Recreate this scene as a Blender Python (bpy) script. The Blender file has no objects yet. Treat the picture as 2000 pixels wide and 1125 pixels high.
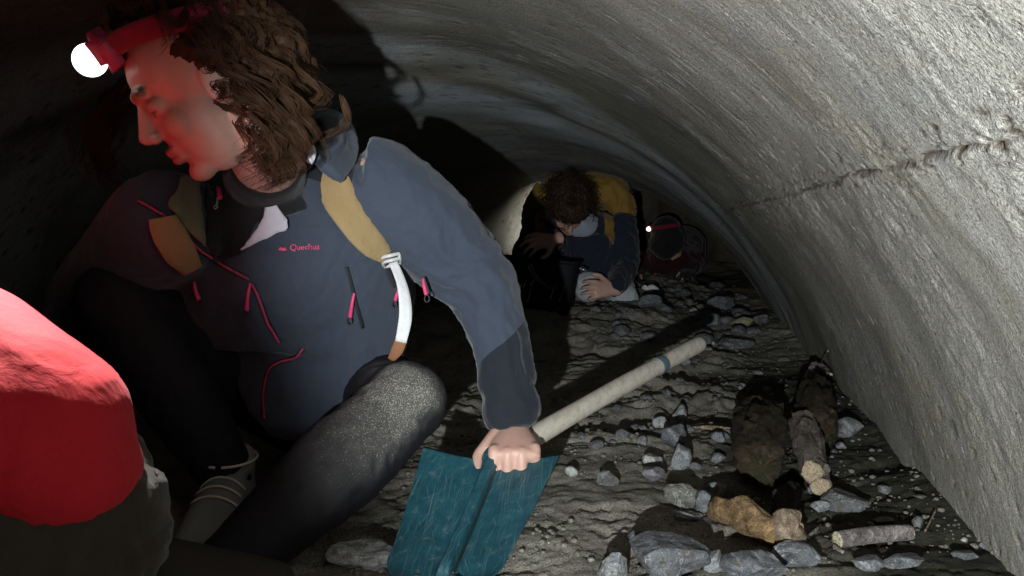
import bpy, bmesh, math, random
import numpy as np
from mathutils import Vector, Matrix
from mathutils.bvhtree import BVHTree

# ------------------------------------------------------------------ camera, sky, light, exposure
SC = bpy.context.scene
COL = SC.collection
CAMZ, FPX, PITCH = 0.48, 1540.0, math.atan(130.5 / 1540.0)
cam_d = bpy.data.cameras.new('camera')
cam = bpy.data.objects.new('camera', cam_d)
COL.objects.link(cam)
cam.location = (0, 0, CAMZ)
cam.rotation_euler = (math.pi / 2 - PITCH, 0, 0)
cam_d.sensor_width = 36.0
cam_d.lens = 36.0 * FPX / 2000.0
cam_d.clip_start = 0.02
cam_d.clip_end = 500
SC.camera = cam

world = bpy.data.worlds.new('World')
SC.world = world
world.use_nodes = True
wn = world.node_tree
sky_n = wn.nodes.new('ShaderNodeTexSky')
sky_n.sky_type = 'NISHITA'
sky_n.sun_disc = False
sky_n.sun_elevation = math.radians(1.0)
wn.nodes['Background'].inputs['Strength'].default_value = 0.0003   # the night sky beyond the tunnel mouth
wn.links.new(sky_n.outputs['Color'], wn.nodes['Background'].inputs['Color'])

SC.view_settings.view_transform = 'Standard'
SC.view_settings.look = 'None'
SC.view_settings.exposure = 0.0
SC.view_settings.gamma = 1.0
SC.view_settings.use_curve_mapping = False
SC.cycles.use_denoising = True
SC.cycles.sample_clamp_indirect = 2.0
SC.cycles.max_bounces = 4
SC.cycles.diffuse_bounces = 2


def V(*a):
    return Vector(a)


def aim(o, target):
    o.rotation_euler = (Vector(target) - o.location).to_track_quat('-Z', 'Y').to_euler()


def spot(name, loc, target, power, angle, blend, size, color):
    l = bpy.data.lights.new(name, 'SPOT')
    l.energy = power
    l.spot_size = math.radians(angle)
    l.spot_blend = blend
    l.shadow_soft_size = size
    l.color = color
    o = bpy.data.objects.new(name, l)
    COL.objects.link(o)
    o.location = loc
    aim(o, target)
    return o


# the head torch worn by whoever holds the camera, a little below and left of the lens
torch = spot('torch_light', (-0.15, -0.40, 0.355), (0.91, 2.0, 0.66), 190.0, 69.0, 0.42, 0.010, (0.90, 0.97, 1.0))


# ------------------------------------------------------------------ helpers
def cray(px, py):
    cp, sp = math.cos(PITCH), math.sin(PITCH)
    a = (px - 1000.0) / FPX
    b = (562.5 - py) / FPX
    return V(a, cp + b * sp, -sp + b * cp)


def P(px, py, d):
    """the point of the place that lies at distance d (metres along y) in that direction"""
    r = cray(px, py)
    return V(0, 0, CAMZ) + r * (d / r.y)


def hit(bvh, px, py, off=0.0):
    r = cray(px, py).normalized()
    loc, nor, idx, dist = bvh.ray_cast(V(0, 0, CAMZ), r)
    if loc is None:
        return None, None
    return loc + nor * off, nor


def _hash(ix, iy, iz, seed):
    h = (ix.astype(np.int64) * 374761393 + iy.astype(np.int64) * 668265263 + iz.astype(np.int64) * 2147483647 + seed * 974711) & 0xffffffff
    h = ((h ^ (h >> 13)) * 1274126177) & 0xffffffff
    h = ((h ^ (h >> 16)) * 2246822519) & 0xffffffff
    return (h ^ (h >> 15)) & 0xffffffff


_G = np.array([[1, 1, 0], [-1, 1, 0], [1, -1, 0], [-1, -1, 0], [1, 0, 1], [-1, 0, 1], [1, 0, -1], [-1, 0, -1],
               [0, 1, 1], [0, -1, 1], [0, 1, -1], [0, -1, -1], [1, 1, 0], [-1, 1, 0], [0, -1, 1], [0, -1, -1]], float)


def pn(x, y, z=None, seed=0):
    """Perlin noise, about -0.7 .. 0.7"""
    x = np.asarray(x, float)
    y = np.asarray(y, float)
    z = np.zeros_like(x) if z is None else np.asarray(z, float)
    xi, yi, zi = np.floor(x), np.floor(y), np.floor(z)
    xf, yf, zf = x - xi, y - yi, z - zi
    u, v, w = (t * t * t * (t * (t * 6 - 15) + 10) for t in (xf, yf, zf))
    out = 0
    for dx in (0, 1):
        for dy in (0, 1):
            for dz in (0, 1):
                g = _G[_hash(xi + dx, yi + dy, zi + dz, seed) & 15]
                dot = g[..., 0] * (xf - dx) + g[..., 1] * (yf - dy) + g[..., 2] * (zf - dz)
                out = out + dot * (u if dx else 1 - u) * (v if dy else 1 - v) * (w if dz else 1 - w)
    return out


def fbm(x, y, z=None, o=4, seed=0, gain=0.5):
    a, t, k = 1.0, 0, 1.0
    for i in range(o):
        t = t + a * pn(np.asarray(x) * k, np.asarray(y) * k, None if z is None else np.asarray(z) * k, seed + i * 17)
        a *= gain
        k *= 2.03
    return t


def sstep(a, b, x):
    t = np.clip((x - a) / (b - a), 0, 1)
    return t * t * (3 - 2 * t)


def mesh_obj(name, verts, faces, mat=None, parent=None, smooth=True, uv=None):
    me = bpy.data.meshes.new(name)
    if isinstance(verts, np.ndarray) and isinstance(faces, np.ndarray):
        nv, nf, k = len(verts), len(faces), faces.shape[1]
        me.vertices.add(nv)
        me.vertices.foreach_set('co', verts.astype(np.float32).ravel())
        me.loops.add(nf * k)
        me.loops.foreach_set('vertex_index', faces.astype(np.int32).ravel())
        me.polygons.add(nf)
        me.polygons.foreach_set('loop_start', np.arange(0, nf * k, k, dtype=np.int32))
        me.update(calc_edges=True)
        me.validate()
    else:
        me.from_pydata([tuple(v) for v in verts], [], [tuple(f) for f in faces])
        me.update()
    if smooth:
        me.polygons.foreach_set('use_smooth', np.ones(len(me.polygons), bool))
    return link(name, me, mat, parent)


def link(name, me, mat=None, parent=None):
    me.name = name
    o = bpy.data.objects.new(name, me)
    if mat is not None:
        me.materials.clear()
        for m in (mat if isinstance(mat, (list, tuple)) else [mat]):
            me.materials.append(m)
    COL.objects.link(o)
    if parent is not None:
        o.parent = parent
    return o


def tag(o, label=None, cat=None, group=None, kind=None):
    if label:
        o['label'] = label
    if cat:
        o['category'] = cat
    if group:
        o['group'] = group
    if kind:
        o['kind'] = kind
    return o


def thing(name, label, cat, group=None):
    o = bpy.data.objects.new(name, None)
    o.empty_display_size = 0.05
    COL.objects.link(o)
    return tag(o, label, cat, group)


def add_attr(me, name, vals):
    a = me.attributes.new(name, 'FLOAT', 'POINT')
    a.data.foreach_set('value', np.asarray(vals, np.float32))


def coords(me):
    a = np.empty(len(me.vertices) * 3, np.float32)
    me.vertices.foreach_get('co', a)
    return a.reshape(-1, 3).astype(float)


def normals(me):
    a = np.empty(len(me.vertices) * 3, np.float32)
    me.vertex_normals.foreach_get('vector', a)
    return a.reshape(-1, 3).astype(float)


def set_coords(me, c):
    me.vertices.foreach_set('co', c.astype(np.float32).ravel())
    me.update()


def bvh_of(me):
    return BVHTree.FromPolygons([v.co.copy() for v in me.vertices], [tuple(p.vertices) for p in me.polygons])


def crom(pts, n):
    """Catmull-Rom resampling of rows of numbers"""
    p = np.asarray(pts, float)
    if len(p) == 2:
        t = np.linspace(0, 1, n)[:, None]
        return p[0] * (1 - t) + p[1] * t
    q = np.vstack([2 * p[0] - p[1], p, 2 * p[-1] - p[-2]])
    out = []
    for s in np.linspace(0, len(p) - 1 - 1e-9, n):
        i = int(s)
        t = s - i
        a, b, c, d = q[i:i + 4]
        out.append(0.5 * (2 * b + (c - a) * t + (2 * a - 5 * b + 4 * c - d) * t * t + (3 * b - a - 3 * c + d) * t ** 3))
    return np.array(out)


def loft(pts, side=None, n=None, seg=20, dome=0.6, sq=2.0):
    """closed elliptical tube: pts rows (x, y, z, half width along side, half depth)"""
    rows = [(p[0][0], p[0][1], p[0][2], p[1], p[2] if len(p) > 2 else p[1]) for p in pts]
    n = n or max(8, 6 * len(rows))
    r = crom(rows, n)
    c = r[:, :3]
    tan = np.gradient(c, axis=0)
    tan /= np.linalg.norm(tan, axis=1)[:, None] + 1e-9
    # rounded ends
    L0, L1 = r[0, 3:5].min() * dome, r[-1, 3:5].min() * dome
    pre, post = [], []
    for t in (0.98, 0.85, 0.6, 0.3):
        k = math.sqrt(1 - t * t)
        pre.append(np.concatenate([c[0] - tan[0] * L0 * t, r[0, 3:] * k]))
        post.append(np.concatenate([c[-1] + tan[-1] * L1 * t, r[-1, 3:] * k]))
    r = np.vstack([pre, r, post[::-1]])
    tan = np.vstack([np.repeat(tan[:1], 4, 0), tan, np.repeat(tan[-1:], 4, 0)])
    s = np.array(side if side is not None else (1, 0, 0), float)
    if side is None and abs(tan.mean(0)[0]) > 0.8:
        s = np.array((0, 1.0, 0))
    verts, faces = [], []
    ang = np.linspace(0, 2 * math.pi, seg, endpoint=False)
    ca, sa = np.cos(ang), np.sin(ang)
    ca = np.sign(ca) * np.abs(ca) ** (2 / sq)
    sa = np.sign(sa) * np.abs(sa) ** (2 / sq)
    for row, t in zip(r, tan):
        u = s - t * (s @ t)
        u /= np.linalg.norm(u) + 1e-9
        w = np.cross(t, u)
        verts.append(row[:3] + np.outer(ca, u) * row[3] + np.outer(sa, w) * row[4])
    m = len(r)
    verts = np.vstack(verts)
    for i in range(m - 1):
        for j in range(seg):
            k = (j + 1) % seg
            faces.append((i * seg + j, i * seg + k, (i + 1) * seg + k, (i + 1) * seg + j))
    faces.append(tuple(range(seg))[::-1])
    faces.append(tuple(range((m - 1) * seg, m * seg)))
    return [tuple(v) for v in verts], faces


def ball(c, r, rot=None, seg=20, rings=12):
    verts, faces = [], []
    r = (r, r, r) if isinstance(r, (int, float)) else r
    for i in range(rings + 1):
        th = math.pi * (0.02 + 0.96 * i / rings)
        for j in range(seg):
            ph = 2 * math.pi * j / seg
            p = V(r[0] * math.sin(th) * math.cos(ph), r[1] * math.sin(th) * math.sin(ph), r[2] * math.cos(th))
            if rot is not None:
                p = rot @ p
            verts.append(tuple(p + Vector(c)))
    for i in range(rings):
        for j in range(seg):
            k = (j + 1) % seg
            faces.append((i * seg + j, (i + 1) * seg + j, (i + 1) * seg + k, i * seg + k))
    faces.append(tuple(range(seg)))
    faces.append(tuple(range(rings * seg, (rings + 1) * seg))[::-1])
    return verts, faces


def join(shells):
    verts, faces = [], []
    for v, f in shells:
        k = len(verts)
        verts += [tuple(a) for a in v]
        faces += [tuple(i + k for i in g) for g in f]
    return verts, faces


def fuse(shells, voxel, smooth=4, fac=0.5):
    """one continuous skin round overlapping volumes"""
    v, f = join(shells)
    me = bpy.data.meshes.new('tmp')
    me.from_pydata(v, [], f)
    bm = bmesh.new()
    bm.from_mesh(me)
    bmesh.ops.recalc_face_normals(bm, faces=bm.faces)
    bm.to_mesh(me)
    bm.free()
    o = bpy.data.objects.new('tmp', me)
    COL.objects.link(o)
    md = o.modifiers.new('r', 'REMESH')
    md.mode = 'VOXEL'
    md.voxel_size = voxel
    if smooth:
        ms = o.modifiers.new('s', 'SMOOTH')
        ms.factor = fac
        ms.iterations = smooth
    dg = bpy.context.evaluated_depsgraph_get()
    out = bpy.data.meshes.new_from_object(o.evaluated_get(dg))
    bpy.data.objects.remove(o)
    out.polygons.foreach_set('use_smooth', np.ones(len(out.polygons), bool))
    out.update()
    return out


def wrinkle(me, amp, scale, seed, stretch=(1, 1, 1), ridge=True, w=None):
    c = coords(me)
    n = normals(me)
    q = c * np.array(stretch) * scale
    wx = fbm(q[:, 0] * 0.5, q[:, 1] * 0.5, q[:, 2] * 0.5, 2, seed + 5) * 1.2
    f = fbm(q[:, 0] + wx, q[:, 1] - wx, q[:, 2] + wx, 3, seed)
    if ridge:
        f = (1 - np.abs(f) * 2.6) * 0.6
        f = np.clip(f, -0.4, 1) ** 1 - 0.25
    d = amp * f
    if w is not None:
        d = d * w
    set_coords(me, c + n * d[:, None])


def tube(pts, radii, seg=8, n=None, caps=True):
    pts = [tuple(p) for p in pts]
    if isinstance(radii, (int, float)):
        radii = [radii] * len(pts)
    return loft([(p, r, r) for p, r in zip(pts, radii)], n=n or len(pts) * 4, seg=seg, dome=0.5 if caps else 0.05)


def boxes(c, half, rot=None, bev=0.15):
    """a box with chamfered edges"""
    bm = bmesh.new()
    bmesh.ops.create_cube(bm, size=2)
    for v in bm.verts:
        v.co = V(v.co.x * half[0], v.co.y * half[1], v.co.z * half[2])
    bmesh.ops.bevel(bm, geom=list(bm.edges), offset=min(half) * bev, segments=2, affect='EDGES')
    out = []
    for v in bm.verts:
        p = v.co.copy()
        if rot is not None:
            p = rot @ p
        out.append(tuple(p + Vector(c)))
    bm.verts.index_update()
    faces = [tuple(v.index for v in f.verts) for f in bm.faces]
    bm.free()
    return out, faces


# ------------------------------------------------------------------ materials
def mat(name):
    m = bpy.data.materials.new(name)
    m.use_nodes = True
    return m, m.node_tree, m.node_tree.nodes['Principled BSDF']


def N(t, typ, **kw):
    n = t.nodes.new(typ)
    for k, v in kw.items():
        setattr(n, k, v)
    return n


def noise_n(t, scale, detail=4, rough=0.55, vec=None, dist=0.0):
    n = N(t, 'ShaderNodeTexNoise')
    n.inputs['Scale'].default_value = scale
    n.inputs['Detail'].default_value = detail
    n.inputs['Roughness'].default_value = rough
    n.inputs['Distortion'].default_value = dist
    if vec is not None:
        t.links.new(vec, n.inputs['Vector'])
    return n.outputs['Fac']


def ramp(t, fac, stops):
    r = N(t, 'ShaderNodeValToRGB')
    els = r.color_ramp.elements
    while len(els) < len(stops):
        els.new(0.5)
    for e, (p, c) in zip(els, stops):
        e.position = p
        e.color = (c, c, c, 1) if isinstance(c, (int, float)) else (*c, 1)
    t.links.new(fac, r.inputs['Fac'])
    return r.outputs['Color']


def mix(t, fac, a, b, mode='MIX'):
    m = N(t, 'ShaderNodeMix', data_type='RGBA', blend_type=mode)
    for sock, val in ((m.inputs[0], fac), (m.inputs[6], a), (m.inputs[7], b)):
        if hasattr(val, 'is_output'):
            t.links.new(val, sock)
        elif isinstance(val, (int, float)):
            sock.default_value = val
        else:
            sock.default_value = (*val, 1)
    return m.outputs[2]


def math_n(t, op, a, b=0.0):
    m = N(t, 'ShaderNodeMath', operation=op)
    for s, val in zip(m.inputs, (a, b)):
        if hasattr(val, 'is_output'):
            t.links.new(val, s)
        else:
            s.default_value = val
    return m.outputs[0]


def bump(t, bsdf, h, strength, dist, prev=None):
    b = N(t, 'ShaderNodeBump')
    b.inputs['Strength'].default_value = strength
    b.inputs['Distance'].default_value = dist
    t.links.new(h, b.inputs['Height'])
    if prev is not None:
        t.links.new(prev, b.inputs['Normal'])
    t.links.new(b.outputs['Normal'], bsdf.inputs['Normal'])
    return b.outputs['Normal']


def grain(t, col, vec, scales=((420, 0.55), (1000, 0.5))):
    """sand-sized light and dark specks in the surface"""
    for s, amt in scales:
        g = ramp(t, noise_n(t, s, 1, 0.5, vec), [(0.33, 1 - amt), (0.5, 1.0), (0.68, 1 + amt * 0.0)])
        g2 = ramp(t, noise_n(t, s * 1.13, 1, 0.5, vec), [(0.55, 0.0), (0.72, amt * 0.55)])
        col = mix(t, 1.0, col, g, 'MULTIPLY')
        col = mix(t, g2, col, mix(t, 1.0, col, (1.9, 1.9, 1.85), 'MULTIPLY'))
    return col


def objco(t):
    return N(t, 'ShaderNodeTexCoord').outputs['Object']


def attr(t, name):
    a = N(t, 'ShaderNodeAttribute')
    a.attribute_name = name
    return a.outputs['Fac']


def simple(name, col, rough=0.8, var=0.25, scale=30, bumpd=0.0, metal=0.0, spec=0.3, bscale=None):
    m, t, b = mat(name)
    oc = objco(t)
    f = noise_n(t, scale, 5, 0.6, oc)
    c = mix(t, f, tuple(x * (1 - var) for x in col), tuple(min(1, x * (1 + var)) for x in col))
    t.links.new(c, b.inputs['Base Color'])
    b.inputs['Roughness'].default_value = rough
    b.inputs['Metallic'].default_value = metal
    b.inputs['Specular IOR Level'].default_value = spec
    if bumpd:
        bump(t, b, noise_n(t, bscale or scale * 4, 5, 0.65, oc), 0.6, bumpd)
    return m


def cloth(name, col, col2=None, attr_name=None, sheen=0.15, rough=0.85, weave=900, var=0.18):
    """woven cloth; where the attribute is above zero the panel is sewn from the second cloth"""
    m, t, b = mat(name)
    oc = objco(t)
    f = noise_n(t, 9, 4, 0.6, oc)
    g = noise_n(t, 220, 3, 0.6, oc)
    def shade(c):
        k = mix(t, f, tuple(x * (1 - var) for x in c), tuple(x * (1 + var) for x in c))
        return mix(t, math_n(t, 'MULTIPLY', g, 0.35), k, tuple(x * 0.55 for x in c))
    c = shade(col)
    if col2 is not None:
        s = math_n(t, 'GREATER_THAN', attr(t, attr_name), 0.0)
        c = mix(t, s, c, shade(col2))
    t.links.new(c, b.inputs['Base Color'])
    b.inputs['Roughness'].default_value = rough
    b.inputs['Sheen Weight'].default_value = sheen
    b.inputs['Specular IOR Level'].default_value = 0.25
    fold = math_n(t, 'ABSOLUTE', math_n(t, 'SUBTRACT', noise_n(t, 8, 3, 0.5, oc, 0.5), 0.5))
    n0 = bump(t, b, fold, 0.35, 0.030)
    n1 = bump(t, b, noise_n(t, 26, 4, 0.6, oc, 0.6), 0.45, 0.006, n0)
    bump(t, b, noise_n(t, weave, 2, 0.5, oc), 0.35, 0.0006, n1)
    return m


# ------------------------------------------------------------------ tunnel
W0 = 1.20                                   # half width of the floor
T0 = np.array([0.2186, 0.9758])
A0 = np.array([-0.794, 0.0])
S1, RB = 4.62, 2.5                          # where the tunnel starts to bend, and how tightly


def axis(s):
    s = np.asarray(s, float)
    st = np.minimum(s, S1)
    p = A0 + st[..., None] * T0
    a = np.clip(s - S1, 0, None) / RB
    n0 = np.array([T0[1], -T0[0]])
    p = p + RB * (np.sin(a)[..., None] * T0 + (1 - np.cos(a))[..., None] * n0)
    t = np.cos(a)[..., None] * T0 + np.sin(a)[..., None] * n0
    n = np.stack([t[..., 1], -t[..., 0]], -1)
    return p, t, n


def vault_h(s):
    return 1.0 - 0.25 * sstep(1.2, 4.7, s)


def build_tunnel():
    s = np.concatenate([np.arange(-1.6, 0.15, 0.05), np.arange(0.15, 0.5, 0.008), np.arange(0.5, 2.3, 0.0052), np.arange(2.3, 3.6, 0.014),
                        np.arange(3.6, 5.6, 0.022), np.arange(5.6, 9.2, 0.05)])
    # q runs round the arch from the left foot (-1) to the right foot (+1); both feet go under the soil
    # the columns crowd together along the construction joint on the right-hand side
    h1 = vault_h(s)
    r1 = (W0 ** 2 + h1 ** 2) / (2 * h1)
    c1 = h1 - r1
    f1 = np.arctan2(W0, -c1)
    lo, hi = np.zeros_like(s), np.ones_like(s)
    for _ in range(40):
        md = (lo + hi) / 2
        up = c1 + r1 * np.cos(md * f1) - CAMZ - (r1 * np.sin(md * f1) - 0.775) / 3.62 > 0
        lo, hi = np.where(up, md, lo), np.where(up, hi, md)
    qj = (lo + hi) / 2
    cols = []
    knots = [(np.full_like(s, -1.12), 90), (np.full_like(s, -0.15), 60), (qj - 0.06, 22), (qj - 0.016, 34), (qj + 0.016, 22), (qj + 0.06, 130), (np.full_like(s, 1.12), 0)]
    for (k0, n0), (k1, _) in zip(knots[:-1], knots[1:]):
        for u in np.linspace(0, 1, n0, endpoint=False):
            cols.append(k0 * (1 - u) + k1 * u)
    cols.append(knots[-1][0])
    Q = np.stack(cols, 1)
    q = Q[0]
    S = np.repeat(s[:, None], Q.shape[1], 1)
    H = vault_h(S)
    R = (W0 ** 2 + H ** 2) / (2 * H)
    cz = H - R
    half = np.arctan2(W0, -cz)
    ang = Q * half
    p, t, n = axis(S)
    ca, sa = np.cos(ang), np.sin(ang)
    arc = ang * R
    # relief, along the inward normal
    lum = 0.012 * fbm(S * 2.2, arc * 1.5, None, 3, 3)
    strk = 0.0005 * fbm(S * 60, arc * 20 + S * 9, None, 3, 11) * (0.5 + 1.2 * sstep(-0.2, 0.3, fbm(S * 2, arc * 2, None, 2, 23)))
    grit = 0.0020 * fbm(S * 64, arc * 58, None, 3, 31) * sstep(-0.25, 0.25, fbm(S * 3 + 9, arc * 2.5, None, 2, 41))
    pit = np.clip(pn(S * 62, arc * 40, None, 51) - 0.38, 0, 1) * np.clip(0.7 + 1.6 * fbm(S * 1.7, arc * 1.7, None, 2, 57), 0, 1.4)
    rough_far = sstep(5.0, 6.0, S)
    push = 0.5 * sstep(4.5, 5.4, S) * sstep(-0.15, -0.45, Q)
    far = push + rough_far * (0.10 * fbm(S * 3, arc * 3, None, 4, 61) + 0.03 * fbm(S * 14, arc * 14, None, 3, 67))
    # the construction joint along the right-hand side
    wob = 0.004 * fbm(S * 4, S * 0, None, 2, 71) + 0.0030 * fbm(S * 19, S * 0, None, 4, 73, 0.6)
    base_x, base_z = R * sa, cz + R * ca
    lat = base_x - 0.775
    dj = (base_z - CAMZ) - lat / 3.62 - wob
    on = sstep(0.15, 0.3, lat) * 0 + sstep(0.05, 0.12, Q) * sstep(3.4, 2.2, S)
    width = 0.0018 + 0.0020 * sstep(-0.1, 0.4, pn(S * 11, S * 0, None, 77))
    gapn = 0.45 + 0.55 * sstep(-0.2, 0.2, fbm(S * 12, arc * 6, None, 4, 79, 0.6))
    groove = on * np.exp(-(dj / width) ** 2) * gapn
    below = on * sstep(0.0, -0.006, dj) * sstep(-0.16, -0.02, dj) * (0.5 + 1.5 * fbm(S * 9, arc * 9, None, 3, 91))
    near_j = on * np.exp(-(dj / 0.020) ** 2)
    lip = 0.004 * below
    chips = np.clip(fbm(S * 52, arc * 66, None, 3, 83, 0.6) - 0.20, 0, 1) * near_j
    d = lum + strk + grit - 0.024 * pit - 0.0045 * groove + lip - 0.010 * chips + far
    rr = R - d
    x = p[..., 0] + n[..., 0] * rr * sa
    y = p[..., 1] + n[..., 1] * rr * sa
    z = cz + rr * ca
    verts = np.stack([x, y, z], -1).reshape(-1, 3)
    a, b = len(s), len(q)
    i = np.arange(a * b).reshape(a, b)
    f = np.stack([i[:-1, :-1], i[1:, :-1], i[1:, 1:], i[:-1, 1:]], -1).reshape(-1, 4)
    o = mesh_obj('tunnel_wall', verts, f, None)
    me = o.data
    add_attr(me, 'along', S.ravel())
    add_attr(me, 'arc', arc.ravel())
    add_attr(me, 'joint', np.clip(groove ** 1.6 * 0.95 + chips * 5 + pit * 5.5, 0, 1).ravel())
    add_attr(me, 'rock', rough_far.ravel())
    add_attr(me, 'ring', (S - 0.85 * base_x).ravel())
    m, t, bs = mat('limewashed_render')
    cmb = N(t, 'ShaderNodeCombineXYZ')
    t.links.new(attr(t, 'along'), cmb.inputs[0])
    t.links.new(attr(t, 'arc'), cmb.inputs[1])
    def st(sx, sy):
        mp = N(t, 'ShaderNodeVectorMath', operation='MULTIPLY')
        t.links.new(cmb.outputs[0], mp.inputs[0])
        mp.inputs[1].default_value = (sx, sy, 1)
        return mp.outputs[0]
    band = noise_n(t, 1.0, 4, 0.55, st(2.3, 0.55), 0.4)        # rings of different plaster
    strk_n = noise_n(t, 1.0, 5, 0.65, st(46, 6.0), 0.3)
    blot = noise_n(t, 1.0, 6, 0.62, st(3.5, 2.6), 0.5)
    fine = noise_n(t, 1.0, 4, 0.75, st(190, 150))
    # successive lengths of the lining were plastered and limewashed differently
    rg = math_n(t, 'ADD', attr(t, 'ring'), math_n(t, 'MULTIPLY', math_n(t, 'SUBTRACT', band, 0.5), 0.5))
    rg = math_n(t, 'ADD', rg, math_n(t, 'MULTIPLY', math_n(t, 'SUBTRACT', strk_n, 0.5), 0.10))
    rg = math_n(t, 'DIVIDE', math_n(t, 'ADD', rg, 1.0), 6.0)
    P1 = lambda v: (v + 1.0) / 6.0
    c = ramp(t, rg, [(P1(0.2), (0.43, 0.408, 0.358)), (P1(1.15), (0.315, 0.297, 0.254)), (P1(1.5), (0.235, 0.218, 0.186)), (P1(2.1), (0.185, 0.172, 0.150)), (P1(2.24), (0.46, 0.48, 0.49)), (P1(2.4), (0.45, 0.47, 0.49)), (P1(2.5), (0.126, 0.126, 0.100)),
                     (P1(2.64), (0.50, 0.53, 0.56)), (P1(2.85), (0.44, 0.47, 0.49)), (P1(3.1), (0.200, 0.207, 0.192)), (P1(3.9), (0.244, 0.255, 0.248))])
    c = mix(t, ramp(t, blot, [(0.52, 0.0), (0.68, 0.6)]), c, (0.252, 0.233, 0.174))
    c = mix(t, ramp(t, noise_n(t, 1.0, 4, 0.6, st(1.6, 3.2), 0.5), [(0.58, 0.0), (0.72, 0.55)]), c, (0.311, 0.326, 0.348))
    c = mix(t, ramp(t, strk_n, [(0.33, 0.16), (0.48, 0.0)]), c, (0.163, 0.155, 0.133))
    c = mix(t, ramp(t, strk_n, [(0.62, 0.0), (0.80, 0.14)]), c, (0.459, 0.459, 0.444))
    c = mix(t, ramp(t, fine, [(0.28, 0.8), (0.40, 0.0)]), c, (0.118, 0.111, 0.092))
    spk = noise_n(t, 1.0, 2, 0.5, st(75, 60), 0.2)
    c = mix(t, ramp(t, spk, [(0.70, 0.0), (0.745, 0.85)]), c, (0.044, 0.037, 0.030))
    yel = noise_n(t, 1.0, 5, 0.6, st(2.2, 1.5), 0.6)
    c = mix(t, ramp(t, yel, [(0.52, 0.0), (0.66, 0.6)]), c, (0.296, 0.266, 0.181))
    gry = noise_n(t, 1.0, 5, 0.65, st(5.0, 2.0), 0.8)
    c = mix(t, ramp(t, gry, [(0.54, 0.0), (0.66, 0.5)]), c, (0.170, 0.167, 0.155))
    pal = noise_n(t, 1.0, 5, 0.65, st(4.2, 3.4), 0.7)
    c = mix(t, ramp(t, pal, [(0.55, 0.0), (0.66, 0.5)]), c, (0.44, 0.435, 0.41))
    moss = noise_n(t, 1.0, 5, 0.7, st(5.2, 4.4), 0.3)
    c = mix(t, ramp(t, moss, [(0.665, 0.0), (0.73, 0.8)]), c, (0.096, 0.118, 0.044))
    c = grain(t, c, objco(t))
    c = mix(t, attr(t, 'joint'), c, (0.07, 0.05, 0.035))
    rockc = ramp(t, blot, [(0.35, (0.05, 0.04, 0.028)), (0.65, (0.15, 0.125, 0.085))])
    c = mix(t, attr(t, 'rock'), c, rockc)
    t.links.new(c, bs.inputs['Base Color'])
    bs.inputs['Roughness'].default_value = 0.95
    bs.inputs['Specular IOR Level'].default_value = 0.12
    n1 = bump(t, bs, noise_n(t, 1.0, 5, 0.7, st(150, 125)), 0.42, 0.005)
    bump(t, bs, fine, 0.8, 0.004, n1)
    me.materials.append(m)
    tag(o, 'rough whitewashed concrete vault with a cracked joint and grey stains', kind='structure')
    return o


tunnel = build_tunnel()


# ------------------------------------------------------------------ floor of trodden soil
def soil_rise(x, y):
    lat = (x - A0[0]) * T0[1] - y * T0[0]
    return sstep(2.2, 3.7, y) * (0.03 + 0.07 * sstep(0.95, 0.4, lat))


def soil_h(x, y):
    x = np.asarray(x, float)
    y = np.asarray(y, float)
    lat = (x - A0[0]) * T0[1] - y * T0[0]            # distance right of the tunnel axis
    wx = 0.10 * fbm(x * 4, y * 4, None, 2, 205)
    big = 0.020 * fbm(x * 1.3 + 3, y * 1.6, None, 3, 201)
    farw = sstep(1.45, 2.0, y) * sstep(1.06, 0.8, lat)
    # clods left by the spade, long across the tunnel
    led = fbm(x * 2.3 + wx * 6, y * 5.6 + wx * 9, None, 3, 211)
    led = np.sign(led) * np.abs(led) ** 0.75
    step = 0.034 * led * (0.22 + 0.78 * farw)
    led2 = 0.0065 * fbm(x * 11, y * 14 + wx * 20, None, 3, 221) * (0.45 + 0.55 * farw)
    cr = 1 - np.abs(fbm(x * 6 + wx * 8, y * 9, None, 3, 231)) * 9
    crack = -0.012 * np.clip(cr, 0, 1) ** 2 * (0.3 + 0.7 * farw)
    crumb = 0.0048 * fbm(x * 34, y * 34, None, 4, 241, 0.6) * (0.6 + 0.9 * sstep(-0.1, 0.25, fbm(x * 3, y * 3, None, 2, 247)))
    foot = 0.05 * sstep(1.0, 1.22, lat) * (0.4 + 0.6 * (0.5 + fbm(x * 6, y * 6, None, 2, 251)))
    rise = soil_rise(x, y)
    return big + step + led2 + crack + crumb + foot * 0.6 + rise - 0.005


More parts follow.
